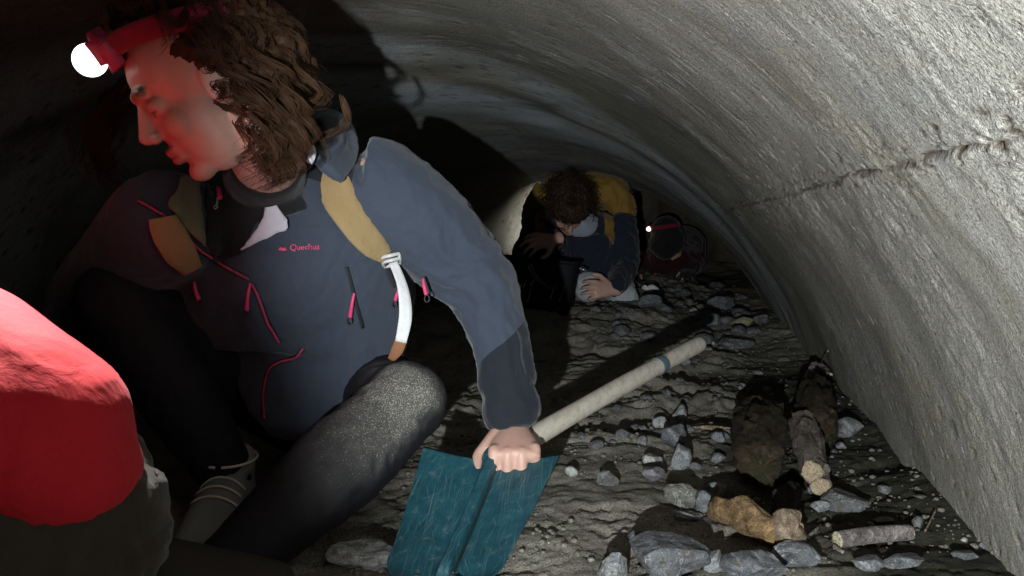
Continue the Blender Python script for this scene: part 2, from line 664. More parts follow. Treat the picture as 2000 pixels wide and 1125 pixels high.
def build_soil():
    xs = np.concatenate([np.arange(-2.4, -0.9, 0.05), np.arange(-0.9, 1.5, 0.0062), np.arange(1.5, 5.2, 0.03)])
    ys = np.concatenate([np.arange(-1.6, 0.85, 0.05), np.arange(0.85, 2.0, 0.0062), np.arange(2.0, 3.4, 0.009), np.arange(3.4, 5.2, 0.016), np.arange(5.2, 8.8, 0.05)])
    X, Y = np.meshgrid(xs, ys, indexing='ij')
    Z = soil_h(X, Y)
    a, b = len(xs), len(ys)
    i = np.arange(a * b).reshape(a, b)
    f = np.stack([i[:-1, :-1], i[1:, :-1], i[1:, 1:], i[:-1, 1:]], -1).reshape(-1, 4)
    o = mesh_obj('ground', np.stack([X, Y, Z], -1).reshape(-1, 3), f)
    lat = (X - A0[0]) * T0[1] - Y * T0[0]
    add_attr(o.data, 'humus', (sstep(0.72, 1.02, lat + 0.25 * fbm(X * 4, Y * 4, None, 3, 261)) * sstep(3.0, 2.3, Y)).ravel())
    m, t, bs = mat('trodden_soil')
    oc = objco(t)
    c = ramp(t, noise_n(t, 7, 6, 0.62, oc, 0.3), [(0.30, (0.155, 0.138, 0.113)), (0.52, (0.245, 0.222, 0.183)), (0.72, (0.31, 0.284, 0.235))])
    c = mix(t, ramp(t, noise_n(t, 3.2, 4, 0.6, oc), [(0.50, 0.0), (0.68, 0.55)]), c, (0.14, 0.145, 0.10))
    dark = ramp(t, noise_n(t, 28, 6, 0.7, oc), [(0.36, (0.018, 0.016, 0.012)), (0.55, (0.045, 0.042, 0.03)), (0.70, (0.07, 0.08, 0.035))])
    c = mix(t, attr(t, 'humus'), c, dark)
    c = mix(t, ramp(t, noise_n(t, 260, 3, 0.7, oc), [(0.36, 0.75), (0.48, 0.0)]), c, (0.04, 0.034, 0.028))
    c = mix(t, ramp(t, noise_n(t, 190, 2, 0.6, oc), [(0.70, 0.0), (0.78, 0.8)]), c, (0.32, 0.31, 0.28))
    c = grain(t, c, oc, ((600, 0.6),))
    t.links.new(c, bs.inputs['Base Color'])
    bs.inputs['Roughness'].default_value = 0.9
    bs.inputs['Specular IOR Level'].default_value = 0.2
    n1 = bump(t, bs, noise_n(t, 70, 5, 0.7, oc), 0.55, 0.006)
    bump(t, bs, noise_n(t, 420, 3, 0.7, oc), 0.6, 0.0015, n1)
    o.data.materials.append(m)
    tag(o, kind='structure')
    return o


ground = build_soil()
G_BVH = bvh_of(ground.data)


def on_ground(px, py):
    """where that line of sight meets the soil (smoothed level), as x, y, z"""
    r = cray(px, py)
    d = 1.5
    for _ in range(30):
        p = V(0, 0, CAMZ) + r * (d / r.y)
        lev = float(soil_rise(p.x, p.y))
        d = d + 0.7 * ((CAMZ - lev) / max(1e-3, -r.z / r.y) - d)
    p = V(0, 0, CAMZ) + r * (d / r.y)
    p.z = float(soil_h(np.array([p.x]), np.array([p.y]))[0])
    return p


# ------------------------------------------------------------------ stones
def stone_mat():
    m, t, b = mat('limestone')
    oc = objco(t)
    oi = N(t, 'ShaderNodeObjectInfo')
    off = N(t, 'ShaderNodeVectorMath', operation='ADD')
    cmb = N(t, 'ShaderNodeCombineXYZ')
    t.links.new(math_n(t, 'MULTIPLY', oi.outputs['Random'], 40.0), cmb.inputs[0])
    t.links.new(math_n(t, 'MULTIPLY', oi.outputs['Random'], 17.0), cmb.inputs[2])
    t.links.new(oc, off.inputs[0])
    t.links.new(cmb.outputs[0], off.inputs[1])
    vec = off.outputs[0]
    f = noise_n(t, 28, 6, 0.65, vec, 0.8)
    base = oi.outputs['Color']
    c = mix(t, ramp(t, f, [(0.32, 0.55), (0.5, 1.0), (0.7, 1.35)]), (0, 0, 0), base, 'MIX')
    c = mix(t, 1.0, base, ramp(t, f, [(0.34, 0.35), (0.5, 0.85), (0.66, 1.0)]), 'MULTIPLY')
    vein = ramp(t, math_n(t, 'ABSOLUTE', math_n(t, 'SUBTRACT', noise_n(t, 16, 5, 0.6, vec, 1.2), 0.5)), [(0.0, 1.0), (0.022, 0.0)])
    c = mix(t, math_n(t, 'MULTIPLY', vein, 0.45), c, (0.52, 0.52, 0.52))
    dirt = ramp(t, noise_n(t, 55, 5, 0.7, vec), [(0.47, 0.0), (0.64, 0.85)])
    c = mix(t, dirt, c, (0.085, 0.076, 0.06))
    c = grain(t, c, vec, ((520, 0.5),))
    t.links.new(c, b.inputs['Base Color'])
    b.inputs['Roughness'].default_value = 0.62
    b.inputs['Specular IOR Level'].default_value = 0.35
    n1 = bump(t, b, noise_n(t, 75, 6, 0.75, vec, 0.5), 0.8, 0.010)
    bump(t, b, noise_n(t, 480, 3, 0.6, vec), 0.4, 0.001, n1)
    return m


M_STONE = stone_mat()


def stone_mesh(seed, w, dp, h, cuts=9, sub=4, sharp=0.72):
    rng = random.Random(seed)
    bm = bmesh.new()
    bmesh.ops.create_icosphere(bm, subdivisions=sub, radius=1.0)
    c = np.array([v.co[:] for v in bm.verts])
    for k in range(cuts):
        n = np.array([rng.gauss(0, 1), rng.gauss(0, 1), rng.gauss(0, 0.8)])
        n /= np.linalg.norm(n)
        lim = rng.uniform(sharp - 0.14, sharp + 0.16)
        ex = c @ n - lim
        c = c - np.outer(np.clip(ex, 0, None), n)
    r = np.linalg.norm(c, axis=1)[:, None]
    u = c / r
    c = c * (1 + 0.07 * fbm(u[:, 0] * 2.2 + seed, u[:, 1] * 2.2, u[:, 2] * 2.2, 4, seed)[:, None])
    c = c + u * 0.015 * fbm(u[:, 0] * 9, u[:, 1] * 9, u[:, 2] * 9, 3, seed + 3)[:, None]
    mn, mx = c.min(0), c.max(0)
    c = (c - (mn + mx) / 2) / ((mx - mn) / 2)
    c = c * np.array([w / 2, dp / 2, h / 2])
    for v, p in zip(bm.verts, c):
        v.co = p
    me = bpy.data.meshes.new('stone')
    bm.to_mesh(me)
    bm.free()
    me.polygons.foreach_set('use_smooth', np.ones(len(me.polygons), bool))
    return me


BLUE, GREY, PALE, WHITE, OLIVE, PURP, DARK, YEL = ((0.185, 0.192, 0.212), (0.19, 0.192, 0.192), (0.29, 0.30, 0.305), (0.50, 0.50, 0.47), (0.19, 0.19, 0.155),
                                                   (0.25, 0.235, 0.26), (0.15, 0.155, 0.16), (0.42, 0.38, 0.22))
STONES = [
    # x, y (middle), width, height in the photograph, colour, flatness, turn, label
    (1312, 1082, 158, 105, BLUE, 0.75, 5, 'largest blue-grey boulder at the lower edge, beside the dark veined slab'),
    (1472, 1096, 150, 90, BLUE, 0.7, -25, 'dark veined angular slab just below the orange piece of wood'),
    (1560, 1084, 92, 58, BLUE, 0.8, 10, 'rounded blue-grey stone right under the knobbly root chunk'),
    (1203, 1102, 66, 76, PALE, 0.9, 30, 'pale streaked angular stone leaning on the left of the largest boulder'),
    (1268, 1037, 84, 34, BLUE, 0.5, 8, 'thin wedge of blue stone lying behind the largest boulder'),
    (1200, 1066, 34, 32, PALE, 0.8, 0, 'small pale half-disc stone left of the thin blue wedge'),
    (1394, 1098, 44, 56, PALE, 0.9, 20, 'small whitish chunk wedged between the largest boulder and the veined slab'),
    (1335, 958, 78, 56, OLIVE, 0.9, 0, 'olive-grey triangular stone in the middle of the stone line'),
    (1382, 968, 46, 58, BLUE, 0.8, -35, 'slanting blue slab leaning against the olive-grey triangular stone'),
    (1343, 995, 66, 26, PALE, 0.6, 0, 'flat light stone at the foot of the olive-grey triangular stone'),
    (1330, 890, 46, 52, PALE, 1.1, 0, 'pale upright triangular stone with a long shadow in the stone line'),
    (1320, 847, 60, 54, BLUE, 0.9, 0, 'bluish ridged stone directly behind the pale upright triangular stone'),
    (1327, 797, 34, 46, PALE, 1.2, 0, 'pale upright stone at the far end of the stone line'),
    (1295, 818, 44, 30, PALE, 0.8, 15, 'low pale stone touching the far upright stone in the line'),
    (1278, 898, 50, 34, WHITE, 0.8, 12, 'white and brown stone on top of the dark purple round stone'),
    (1278, 926, 50, 38, PURP, 0.9, 0, 'dark purple round stone left of the stone line'),
    (1188, 934, 46, 36, GREY, 0.9, 4, 'single squarish grey stone alone on soil right of the spade blade'),
    (1117, 925, 25, 22, WHITE, 0.9, 0, 'bright white pebble nearest the right corner of the spade blade'),
    (1254, 862, 23, 22, PALE, 0.9, 0, 'single pale pebble below the middle of the spade handle'),
    (1240, 829, 28, 16, DARK, 0.8, 0, 'small dark stone just below the spade handle'),
    (1404, 856, 30, 26, BLUE, 0.9, 0, 'small bluish stone at the left side of the mossy log, behind its neighbour'),
    (1404, 888, 32, 24, DARK, 0.9, 0, 'small dark grey stone at the left side of the mossy log, nearer one'),
    (1403, 942, 42, 34, GREY, 0.9, 0, 'round grey stone in front of the mossy log'),
    (1655, 970, 102, 50, GREY, 0.7, -12, 'large light grey wedge stone beside the cut end of the split log'),
    (1604, 982, 40, 30, PALE, 0.7, -20, 'pale lilac sliver of stone left of the large grey wedge stone'),
    (1704, 1103, 76, 42, PALE, 0.6, -8, 'pale flat stone below the cut stick'),
    (1768, 1101, 84, 40, BLUE, 0.6, -12, 'blue-grey slab right of the pale flat stone below the cut stick'),
    (1794, 1030, 24, 24, PALE, 1.1, 0, 'small pointed stone at the right end of the cut stick'),
    (1730, 1011, 42, 14, PALE, 0.5, 4, 'thin light flake of stone behind the cut stick'),
    (1664, 836, 52, 42, PALE, 0.9, -10, 'pale round stone against the foot of the tunnel wall by the logs'),
    (1643, 864, 18, 15, PURP, 0.9, 0, 'tiny lilac pebble in front of the pale round stone at the wall'),
    (1890, 1096, 56, 26, DARK, 0.6, 0, 'dark flat stone in the corner near the foot of the wall'),
    (1925, 1077, 20, 15, PALE, 0.9, 0, 'small pale pebble above the dark flat stone in the corner'),
    (1884, 1063, 14, 12, WHITE, 0.8, 0, 'tiny white pebble between the cut stick and the wall foot'),
    (1790, 951, 13, 8, WHITE, 0.8, 0, 'tiny white pebble above the large grey wedge stone'),
    (1730, 955, 26, 20, DARK, 0.8, 0, 'small dark stone right of the large grey wedge stone'),
    (1800, 992, 26, 12, OLIVE, 0.6, 0, 'small brownish flat stone between the thin flake and the wall'),
    (1155, 1087, 14, 10, WHITE, 0.8, 0, 'tiny white pebble left of the pale streaked angular stone'),
    (700, 1072, 150, 70, WHITE, 0.5, 12, 'large pale flat stone under the dusty shin'),
    (1270, 592, 50, 30, BLUE, 0.9, 0, 'bluish stone under the scrap of white paper'),
    (1410, 589, 54, 28, BLUE, 0.9, 0, 'domed blue stone in the far heap below the dark opening'),
    (1393, 625, 36, 26, BLUE, 1.0, 0, 'angular blue stone in the far row, left of its pale green neighbour'),
    (1419, 627, 30, 20, GREY, 0.9, 0, 'grey-green stone in the middle of the far row of stones'),
    (1452, 627, 44, 22, YEL, 0.8, 0, 'pale yellowish stone in the far row of stones'),
    (1490, 626, 30, 22, PURP, 0.9, 0, 'lilac stone at the wall end of the far row of stones'),
    (1440, 664, 78, 34, DARK, 0.7, 0, 'wide dark boulder in front of the far row of stones'),
    (1474, 644, 42, 20, GREY, 0.7, 0, 'flat grey stone between the far row and the wide dark boulder'),
    (1367, 637, 32, 18, GREY, 0.8, 0, 'low grey stone at the left end of the far row of stones'),
    (1222, 606, 20, 12, WHITE, 0.8, 0, 'tiny white stone left of the bluish stone under the paper'),
    (1243, 609, 22, 11, OLIVE, 0.8, 0, 'tiny olive stone between the white one and the bluish stone under the paper'),
    (1355, 608, 17, 15, YEL, 0.9, 0, 'small yellow-green stone above the far row of stones'),
    (1339, 708, 22, 18, BLUE, 0.9, 0, 'small bluish stone under the far end of the spade handle'),
    (1532, 697, 26, 12, BLUE, 0.7, 0, 'small flat bluish stone near the wall beyond the logs'),
    (1391, 671, 12, 10, WHITE, 0.9, 0, 'tiny pale pebble left of the wide dark boulder'),
    (1365, 643, 9, 12, YEL, 0.9, 0, 'tiny upright yellowish pebble at the left end of the far row'),
    (1062, 684, 18, 10, PALE, 0.8, 0, 'small shiny pebble on the trodden soil right of the grey sleeve'),
]


def build_stones():
    for k, (px, py, w, h, col, flat, turn, lab) in enumerate(STONES):
        g = on_ground(px, py + h * 0.42)
        d = g.y
        ww = w * d / FPX
        hh = max(h * d / FPX * flat, 0.25 * ww)
        dep = ww * (0.75 if ww > 0.03 else 0.9)
        sub = 5 if w > 60 else (4 if w > 26 else 3)
        me = stone_mesh(1000 + k * 7, ww, dep, hh * 1.12, cuts=8 + k % 5, sub=sub, sharp=0.64 if w > 40 else 0.72)
        o = link('stone', me, M_STONE)
        rng = random.Random(k)
        o.location = (g.x, g.y + dep * 0.25, g.z + hh * 0.36)
        o.rotation_euler = (math.radians(rng.uniform(-14, 10)), math.radians(turn * 0.6 + rng.uniform(-6, 6)), math.radians(turn + rng.uniform(-10, 10)))
        jj = rng.uniform(0.85, 1.15)
        j = [c * jj for c in col]
        o.color = (*j, 1)
        tag(o, lab, 'stone' if w > 26 else 'pebble', 'stones lying on the tunnel floor')


build_stones()


def build_gravel():
    rng = np.random.default_rng(5)
    protos = []
    for s in range(5):
        me = stone_mesh(400 + s, 1, 0.8, 0.7, cuts=7, sub=1, sharp=0.7)
        protos.append((coords(me), np.array([p.vertices[:] for p in me.polygons])))
        bpy.data.meshes.remove(me)
    for name, n, lo, hi, matn in (('gravel', 1700, 0.0025, 0.010, M_STONE), ('soil_crumbs', 5200, 0.003, 0.014, ground.data.materials[0])):
        vs, fs, k = [], [], 0
        y = 0.95 + 2.6 * rng.random(n) ** 1.7
        x = rng.uniform(-0.5, 1.0, n) * (0.55 + y * 0.35) + 0.12 * y
        dens = fbm(x * 3.5, y * 3.5, None, 3, 303)
        z = soil_h(x, y)
        for i in range(n):
            if dens[i] < -0.12 + 0.2 * rng.random() - (0.2 if name == 'soil_crumbs' else 0):
                continue
            c, f = protos[i % 5]
            sz = lo + (hi - lo) * rng.random() ** 3.2
            a = rng.uniform(0, 6.28)
            r = np.array([[math.cos(a), -math.sin(a), 0], [math.sin(a), math.cos(a), 0], [0, 0, 1]])
            vs.append((c * sz) @ r.T + np.array([x[i], y[i], z[i] + sz * 0.15]))
            fs.append(f + k)
            k += len(c)
        o = mesh_obj(name, np.vstack(vs), np.vstack(fs), matn, smooth=(name != 'gravel'))
        if name == 'gravel':
            o.color = (0.22, 0.22, 0.215, 1)
            tag(o, 'fine pale grit scattered over the soil', 'gravel', kind='stuff')
        else:
            add_attr(o.data, 'humus', 0.35 * np.ones(len(o.data.vertices)))
            tag(o, 'loose crumbs of dark earth on the floor', 'soil', kind='stuff')


build_gravel()


def build_rubble():
    rng = np.random.default_rng(9)
    protos = []
    for s in range(8):
        me = stone_mesh(700 + s, 1, 0.85, 0.62, cuts=9, sub=3, sharp=0.66)
        protos.append((coords(me), np.array([p.vertices[:] for p in me.polygons])))
        bpy.data.meshes.remove(me)
    vs, fs, k = [], [], 0
    for i in range(300):
        y = rng.uniform(1.25, 5.6)
        c = 0.236 + 0.224 * (y - 4.6)
        far = y > 2.7
        x = c + (rng.uniform(0.35, 1.12) if far else rng.uniform(0.55, 1.15))
        if not far and rng.random() < 0.45:
            continue
        sz = rng.uniform(0.012, 0.028) + (rng.random() ** 3) * (0.07 if far else 0.014)
        v, f = protos[i % 8]
        a = rng.uniform(0, 6.28)
        r = np.array([[math.cos(a), -math.sin(a), 0], [math.sin(a), math.cos(a), 0], [0, 0, 1]])
        z = float(soil_h(np.array([x]), np.array([y]))[0])
        vs.append((v * sz) @ r.T + np.array([x, y, z + sz * 0.12]))
        fs.append(f + k)
        k += len(v)
    o = mesh_obj('rubble', np.vstack(vs), np.vstack(fs), M_STONE)
    o.color = (0.15, 0.155, 0.16, 1)
    tag(o, 'small grey rubble half sunk in the soil along the wall', 'rubble', kind='stuff')


build_rubble()


# ------------------------------------------------------------------ people: shared builders
def skin_mat(name, col):
    m, t, b = mat(name)
    oc = objco(t)
    c = mix(t, noise_n(t, 40, 4, 0.6, oc), tuple(x * 0.82 for x in col), tuple(x * 1.12 for x in col))
    c = mix(t, ramp(t, attr(t, 'lip'), [(0.0, 0.0), (1.0, 0.75)]), c, (0.36, 0.12, 0.10))
    c = mix(t, ramp(t, attr(t, 'brow'), [(0.2, 0.0), (0.8, 0.85)]), c, (0.06, 0.035, 0.02))
    t.links.new(c, b.inputs['Base Color'])
    b.inputs['Roughness'].default_value = 0.5
    b.inputs['Subsurface Weight'].default_value = 0.12
    b.inputs['Subsurface Radius'].default_value = (0.01, 0.004, 0.002)
    b.inputs['Subsurface Scale'].default_value = 0.6
    bump(t, b, noise_n(t, 260, 4, 0.6, oc), 0.25, 0.0012)
    return m


M_SKIN = skin_mat('fair_skin', (0.50, 0.30, 0.235))


def frame(F, up=(0, 0, 1)):
    F = Vector(F).normalized()
    U = Vector(up) - F * F.dot(Vector(up))
    U.normalize()
    S = U.cross(F)
    return F, S, U


def head_shells(c, F, S, U, k=1.0):
    R = Matrix((F, S, U)).transposed()
    c = Vector(c)

    def at(f, s, u):
        return c + (F * f + S * s + U * u) * k

    def b(p, r):
        return ball(at(*p), tuple(x * k for x in r), R)
    sh = [b((-0.012, 0, 0.03), (0.098, 0.076, 0.085)), b((0.028, 0, -0.035), (0.062, 0.060, 0.084)),
          b((0.030, 0, -0.074), (0.050, 0.048, 0.034)), b((0.070, 0, -0.097), (0.021, 0.023, 0.017)),
          b((0.080, 0, 0.028), (0.014, 0.044, 0.011)), b((0.089, 0, -0.055), (0.011, 0.022, 0.0065)),
          b((0.088, 0, -0.069), (0.011, 0.020, 0.0075)),
          loft([(at(0.082, 0, 0.018), 0.008 * k, 0.009 * k), (at(0.098, 0, -0.010), 0.009 * k, 0.011 * k), (at(0.108, 0, -0.026), 0.012 * k, 0.012 * k)], side=S, seg=12, n=10)]
    for s in (-1, 1):
        sh += [b((0.058, s * 0.034, -0.030), (0.027, 0.024, 0.026)), b((0.072, s * 0.031, 0.004), (0.015, 0.016, 0.012)),
               b((0.098, s * 0.011, -0.031), (0.009, 0.007, 0.007)), b((-0.006, s * 0.076, -0.015), (0.021, 0.008, 0.032))]
    return sh, at


def hand_shells(W, fwd, lat, curl=(20, 30, 20), k=1.0, spread=0.12, thumb=(0.6, 0.7, -0.25), arc=None):
    """palm, four fingers of different lengths, and a thumb; lat points to the thumb side"""
    fwd = Vector(fwd).normalized()
    lat = Vector(lat)
    lat = (lat - fwd * lat.dot(fwd)).normalized()
    up = lat.cross(fwd)
    if up.z < 0:
        up = -up
    W = Vector(W)
    sh = [loft([(W - fwd * 0.03 * k, 0.027 * k, 0.020 * k), (W + fwd * 0.01 * k, 0.029 * k, 0.019 * k), (W + fwd * 0.05 * k, 0.040 * k, 0.0165 * k), (W + fwd * 0.080 * k, 0.041 * k, 0.0135 * k)], side=lat, seg=18)]
    lens = (0.072, 0.080, 0.075, 0.060)
    for i, (o, L) in enumerate(zip((0.0325, 0.0110, -0.0110, -0.0325), lens)):
        p = W + (fwd * (0.080 - (0.006 if i in (0, 3) else 0) - (0.004 if i == 3 else 0)) + lat * o) * k
        a = 0.0
        d0 = (fwd + lat * (o / 0.031) * spread).normalized()
        pts = [(p - d0 * 0.014 * k, 0.0088 * k, 0.0088 * k)]
        pts.append((p + up * 0.004 * k, 0.0098 * k, 0.0098 * k))
        jit = (0, 6, -4, 9)[i]
        for seg, cu, r in zip((0.46, 0.30, 0.24), curl, (0.0083, 0.0078, 0.0066)):
            a += math.radians(cu + jit * 0.5)
            d = d0 * math.cos(a) - up * math.sin(a)
            p = p + d * L * seg * k
            pts.append((p, r * k, r * k))
        sh.append(loft(pts, side=lat, seg=10, n=22, dome=0.9))
    p = W + (fwd * 0.018 + lat * 0.028) * k
    d = (fwd * thumb[0] + lat * thumb[1] + up * thumb[2]).normalized()
    d2 = (fwd * (thumb[0] + 0.45) + lat * (thumb[1] - 0.45) + up * (thumb[2] - 0.1)).normalized()
    sh.append(loft([(p - d * 0.012 * k, 0.015 * k, 0.015 * k), (p + d * 0.03 * k, 0.013 * k, 0.013 * k), (p + d * 0.052 * k, 0.0108 * k, 0.0108 * k), (p + d * 0.052 * k + d2 * 0.028 * k, 0.009 * k, 0.009 * k)], side=up, seg=10, n=20, dome=0.9))
    return sh


def finish_body(me, mats, parent, lips=None, brows=None):
    c = coords(me)
    lip = np.zeros(len(c))
    brow = np.zeros(len(c))
    if lips is not None:
        for q, r in lips:
            lip = np.maximum(lip, np.clip(1.6 - np.linalg.norm((c - np.array(q)), axis=1) / r, 0, 1))
    if brows is not None:
        for q, r in brows:
            brow = np.maximum(brow, np.clip(1.6 - np.linalg.norm((c - np.array(q)), axis=1) / r, 0, 1))
    add_attr(me, 'lip', lip)
    add_attr(me, 'brow', brow)
    return link('body', me, mats, parent)


def hair_mat(name, col):
    m, t, b = mat(name)
    oc = objco(t)
    c = mix(t, noise_n(t, 60, 3, 0.6, oc), tuple(x * 0.5 for x in col), tuple(x * 1.6 for x in col))
    t.links.new(c, b.inputs['Base Color'])
    b.inputs['Roughness'].default_value = 0.7
    b.inputs['Specular IOR Level'].default_value = 0.2
    return m


def strands(paths, rad=0.0016):
    """three-sided tapering tubes, one per strand"""
    vs, fs, k = [], [], 0
    for pts in paths:
        pts = np.asarray(pts)
        n = len(pts)
        t = np.gradient(pts, axis=0)
        t /= np.linalg.norm(t, axis=1)[:, None] + 1e-9
        u = np.cross(t, (0.31, 0.22, 0.92))
        u /= np.linalg.norm(u, axis=1)[:, None] + 1e-9
        w = np.cross(t, u)
        r = rad * np.linspace(1.15, 0.35, n)[:, None]
        ring = [pts + r * (u * math.cos(a) + w * math.sin(a)) for a in (0, 2.09, 4.19)]
        vs.append(np.stack(ring, 1).reshape(-1, 3))
        for i in range(n - 1):
            for j in range(3):
                m = (j + 1) % 3
                fs.append((k + i * 3 + j, k + i * 3 + m, k + i * 3 + 3 + m, k + i * 3 + 3 + j))
        k += 3 * n
    return np.vstack(vs), np.array(fs)


def curl_path(root, dirs, L, rng, n=16, rad=0.010, turns=2.5, grav=0.5):
    root = np.array(root)
    d = np.array(dirs)
    a = rng.uniform(0, 6.28)
    side = np.cross(d, (0.3, 0.1, 1.0))
    side /= np.linalg.norm(side) + 1e-9
    out = []
    p = root.copy()
    for i in range(n):
        t = i / (n - 1)
        dd = d * (1 - t) + np.array((0, 0, -1.0)) * grav * (t * 1.6)
        dd /= np.linalg.norm(dd) + 1e-9
        p = p + dd * L / n
        up = np.cross(side, dd)
        rr = rad * min(1, t * 3)
        out.append(p + rr * (side * math.cos(a + turns * 6.28 * t) + up * math.sin(a + turns * 6.28 * t)))
    return np.array(out)


def clump(g, m, rng, r=0.0034):
    """the strands of one lock"""
    out = []
    t = np.linspace(0.5, 1.0, len(g))[:, None]
    for _ in range(m):
        o = np.array([rng.gauss(0, r) for _ in range(3)])
        k = rng.randint(max(5, len(g) - 5), len(g))
        w = np.array([rng.gauss(0, r * 0.5) for _ in range(3)]) * np.sin(np.linspace(0, rng.uniform(3, 9), len(g)))[:, None]
        out.append((g + o * t + w)[:k])
    return out


def hair_on_head(at, F, S, U, n, lens, rng, cond, spread=1.0, rad=0.010, turns=2.5, grav=0.6, back=0.25, thick=0.0016, extra=(), lock=1):
    paths = []
    while len(paths) < n:
        v = np.array([rng.gauss(0, 1) for _ in range(3)])
        v /= np.linalg.norm(v)
        if not cond(v):
            continue
        root = np.array(at(-0.012 + v[0] * 0.100, v[1] * 0.079, 0.03 + v[2] * 0.087))
        o = np.array(F) * (v[0] - back) + np.array(S) * v[1] * spread + np.array(U) * v[2]
        o /= np.linalg.norm(o)
        o = o + np.array([rng.uniform(-.3, .3) for _ in range(3)])
        o /= np.linalg.norm(o)
        g = curl_path(root, o, rng.uniform(*lens), rng, rad=rad * rng.uniform(0.6, 1.4), turns=turns * rng.uniform(0.7, 1.4), grav=grav)
        paths += clump(g, lock, rng)
    paths += list(extra)
    return strands(paths, thick)


def ribbon(bvh, pts, width, off=0.004, thick=0.003, n=40, sm=6):
    """a strap lying on the surface; pts are photograph positions of its centre line"""
    c = crom(pts, n)
    pos, nor = [], []
    for x, y in c[:, :2]:
        p, nn = hit(bvh, x, y, off)
        if p is None:
            continue
        pos.append(np.array(p))
        nor.append(np.array(nn))
    return ribbon3(pos, nor, width, thick, sm)


def ribbon3(pos, nor, width, thick=0.003, sm=6):
    pos = np.array(pos)
    nor = np.array(nor)
    for _ in range(sm):
        pos[1:-1] = 0.25 * pos[:-2] + 0.5 * pos[1:-1] + 0.25 * pos[2:]
        nor[1:-1] = 0.25 * nor[:-2] + 0.5 * nor[1:-1] + 0.25 * nor[2:]
    nor /= np.linalg.norm(nor, axis=1)[:, None]
    tan = np.gradient(pos, axis=0)
    tan /= np.linalg.norm(tan, axis=1)[:, None] + 1e-9
    w = np.cross(tan, nor)
    w /= np.linalg.norm(w, axis=1)[:, None]
    n = len(pos)
    wid = np.full(n, width) if np.isscalar(width) else np.interp(np.linspace(0, 1, n), np.linspace(0, 1, len(width)), width)
    vs = []
    prof = [(-1, 0), (-0.96, 1), (-0.5, 1.25), (0, 1.35), (0.5, 1.25), (0.96, 1), (1, 0), (0.9, -0.6), (-0.9, -0.6)]
    m = len(prof)
    for a, b in prof:
        vs.append(pos + w * (a * wid / 2)[:, None] + nor * b * thick)
    vs = np.stack(vs, 1).reshape(-1, 3)
    fs = []
    for i in range(n - 1):
        for j in range(m):
            k = (j + 1) % m
            fs.append((i * m + j, i * m + k, (i + 1) * m + k, (i + 1) * m + j))
    fs.append(tuple(range(m)))
    fs.append(tuple(range((n - 1) * m, n * m))[::-1])
    return [tuple(v) for v in vs], fs


def patch(bvh, poly, off=0.005, thick=0.003, step=7.0, lift=None):
    """a sewn panel: the polygon (photograph positions) laid on the surface, with thickness"""
    poly = [tuple(p) for p in poly]
    bm = bmesh.new()
    vs = []
    # dense outline
    out = []
    for i, p in enumerate(poly):
        q = poly[(i + 1) % len(poly)]
        k = max(1, int(math.dist(p, q) / step))
        out += [(p[0] + (q[0] - p[0]) * j / k, p[1] + (q[1] - p[1]) * j / k) for j in range(k)]
    vs = [bm.verts.new((x, y, 0)) for x, y in out]
    f = bm.faces.new(vs)
    bmesh.ops.triangulate(bm, faces=[f])
    bmesh.ops.subdivide_edges(bm, edges=[e for e in bm.edges if e.calc_length() > step * 2], cuts=3, use_grid_fill=False)
    bmesh.ops.triangulate(bm, faces=list(bm.faces))
    bmesh.ops.beautify_fill(bm, faces=list(bm.faces), edges=list(bm.edges))
    dead = []
    nn = {}
    for v in bm.verts:
        p, nor = hit(bvh, v.co.x, v.co.y, off + (lift(v.co.x, v.co.y) if lift else 0))
        if p is None:
            dead.append(v)
            continue
        v.co = p
    bmesh.ops.delete(bm, geom=dead, context='VERTS')
    bm.normal_update()
    bmesh.ops.smooth_vert(bm, verts=bm.verts, factor=0.5, use_axis_x=True, use_axis_y=True, use_axis_z=True)
    # face the camera, then give it a thickness
    bm.normal_update()
    for fc in list(bm.faces):
        if fc.normal.dot(fc.calc_center_median() - V(0, 0, CAMZ)) > 0:
            fc.normal_flip()
    bm.normal_update()
    bmesh.ops.solidify(bm, geom=list(bm.faces), thickness=thick)
    me = bpy.data.meshes.new('panel')
    bm.to_mesh(me)
    bm.free()
    me.polygons.foreach_set('use_smooth', np.ones(len(me.polygons), bool))
    return me


def lettering(bvh, text, x0, y0, height, ang, off, shear=0.0, bold=0.0):
    """flat lettering laid on the cloth; x0, y0 where it starts, height in photograph pixels"""
    cu = bpy.data.curves.new('lettering', 'FONT')
    cu.body = text
    cu.size = 1.0
    cu.offset = bold
    cu.shear = shear
    o = bpy.data.objects.new('lettering', cu)
    COL.objects.link(o)
    dg = bpy.context.evaluated_depsgraph_get()
    me = bpy.data.meshes.new_from_object(o.evaluated_get(dg))
    bpy.data.objects.remove(o)
    ca, sa = math.cos(ang), math.sin(ang)
    for v in me.vertices:
        x, y = v.co.x * height, v.co.y * height
        p, n = hit(bvh, x0 + x * ca + y * sa, y0 + x * sa - y * ca, off)
        if p is not None:
            v.co = p
    me.update()
    return me


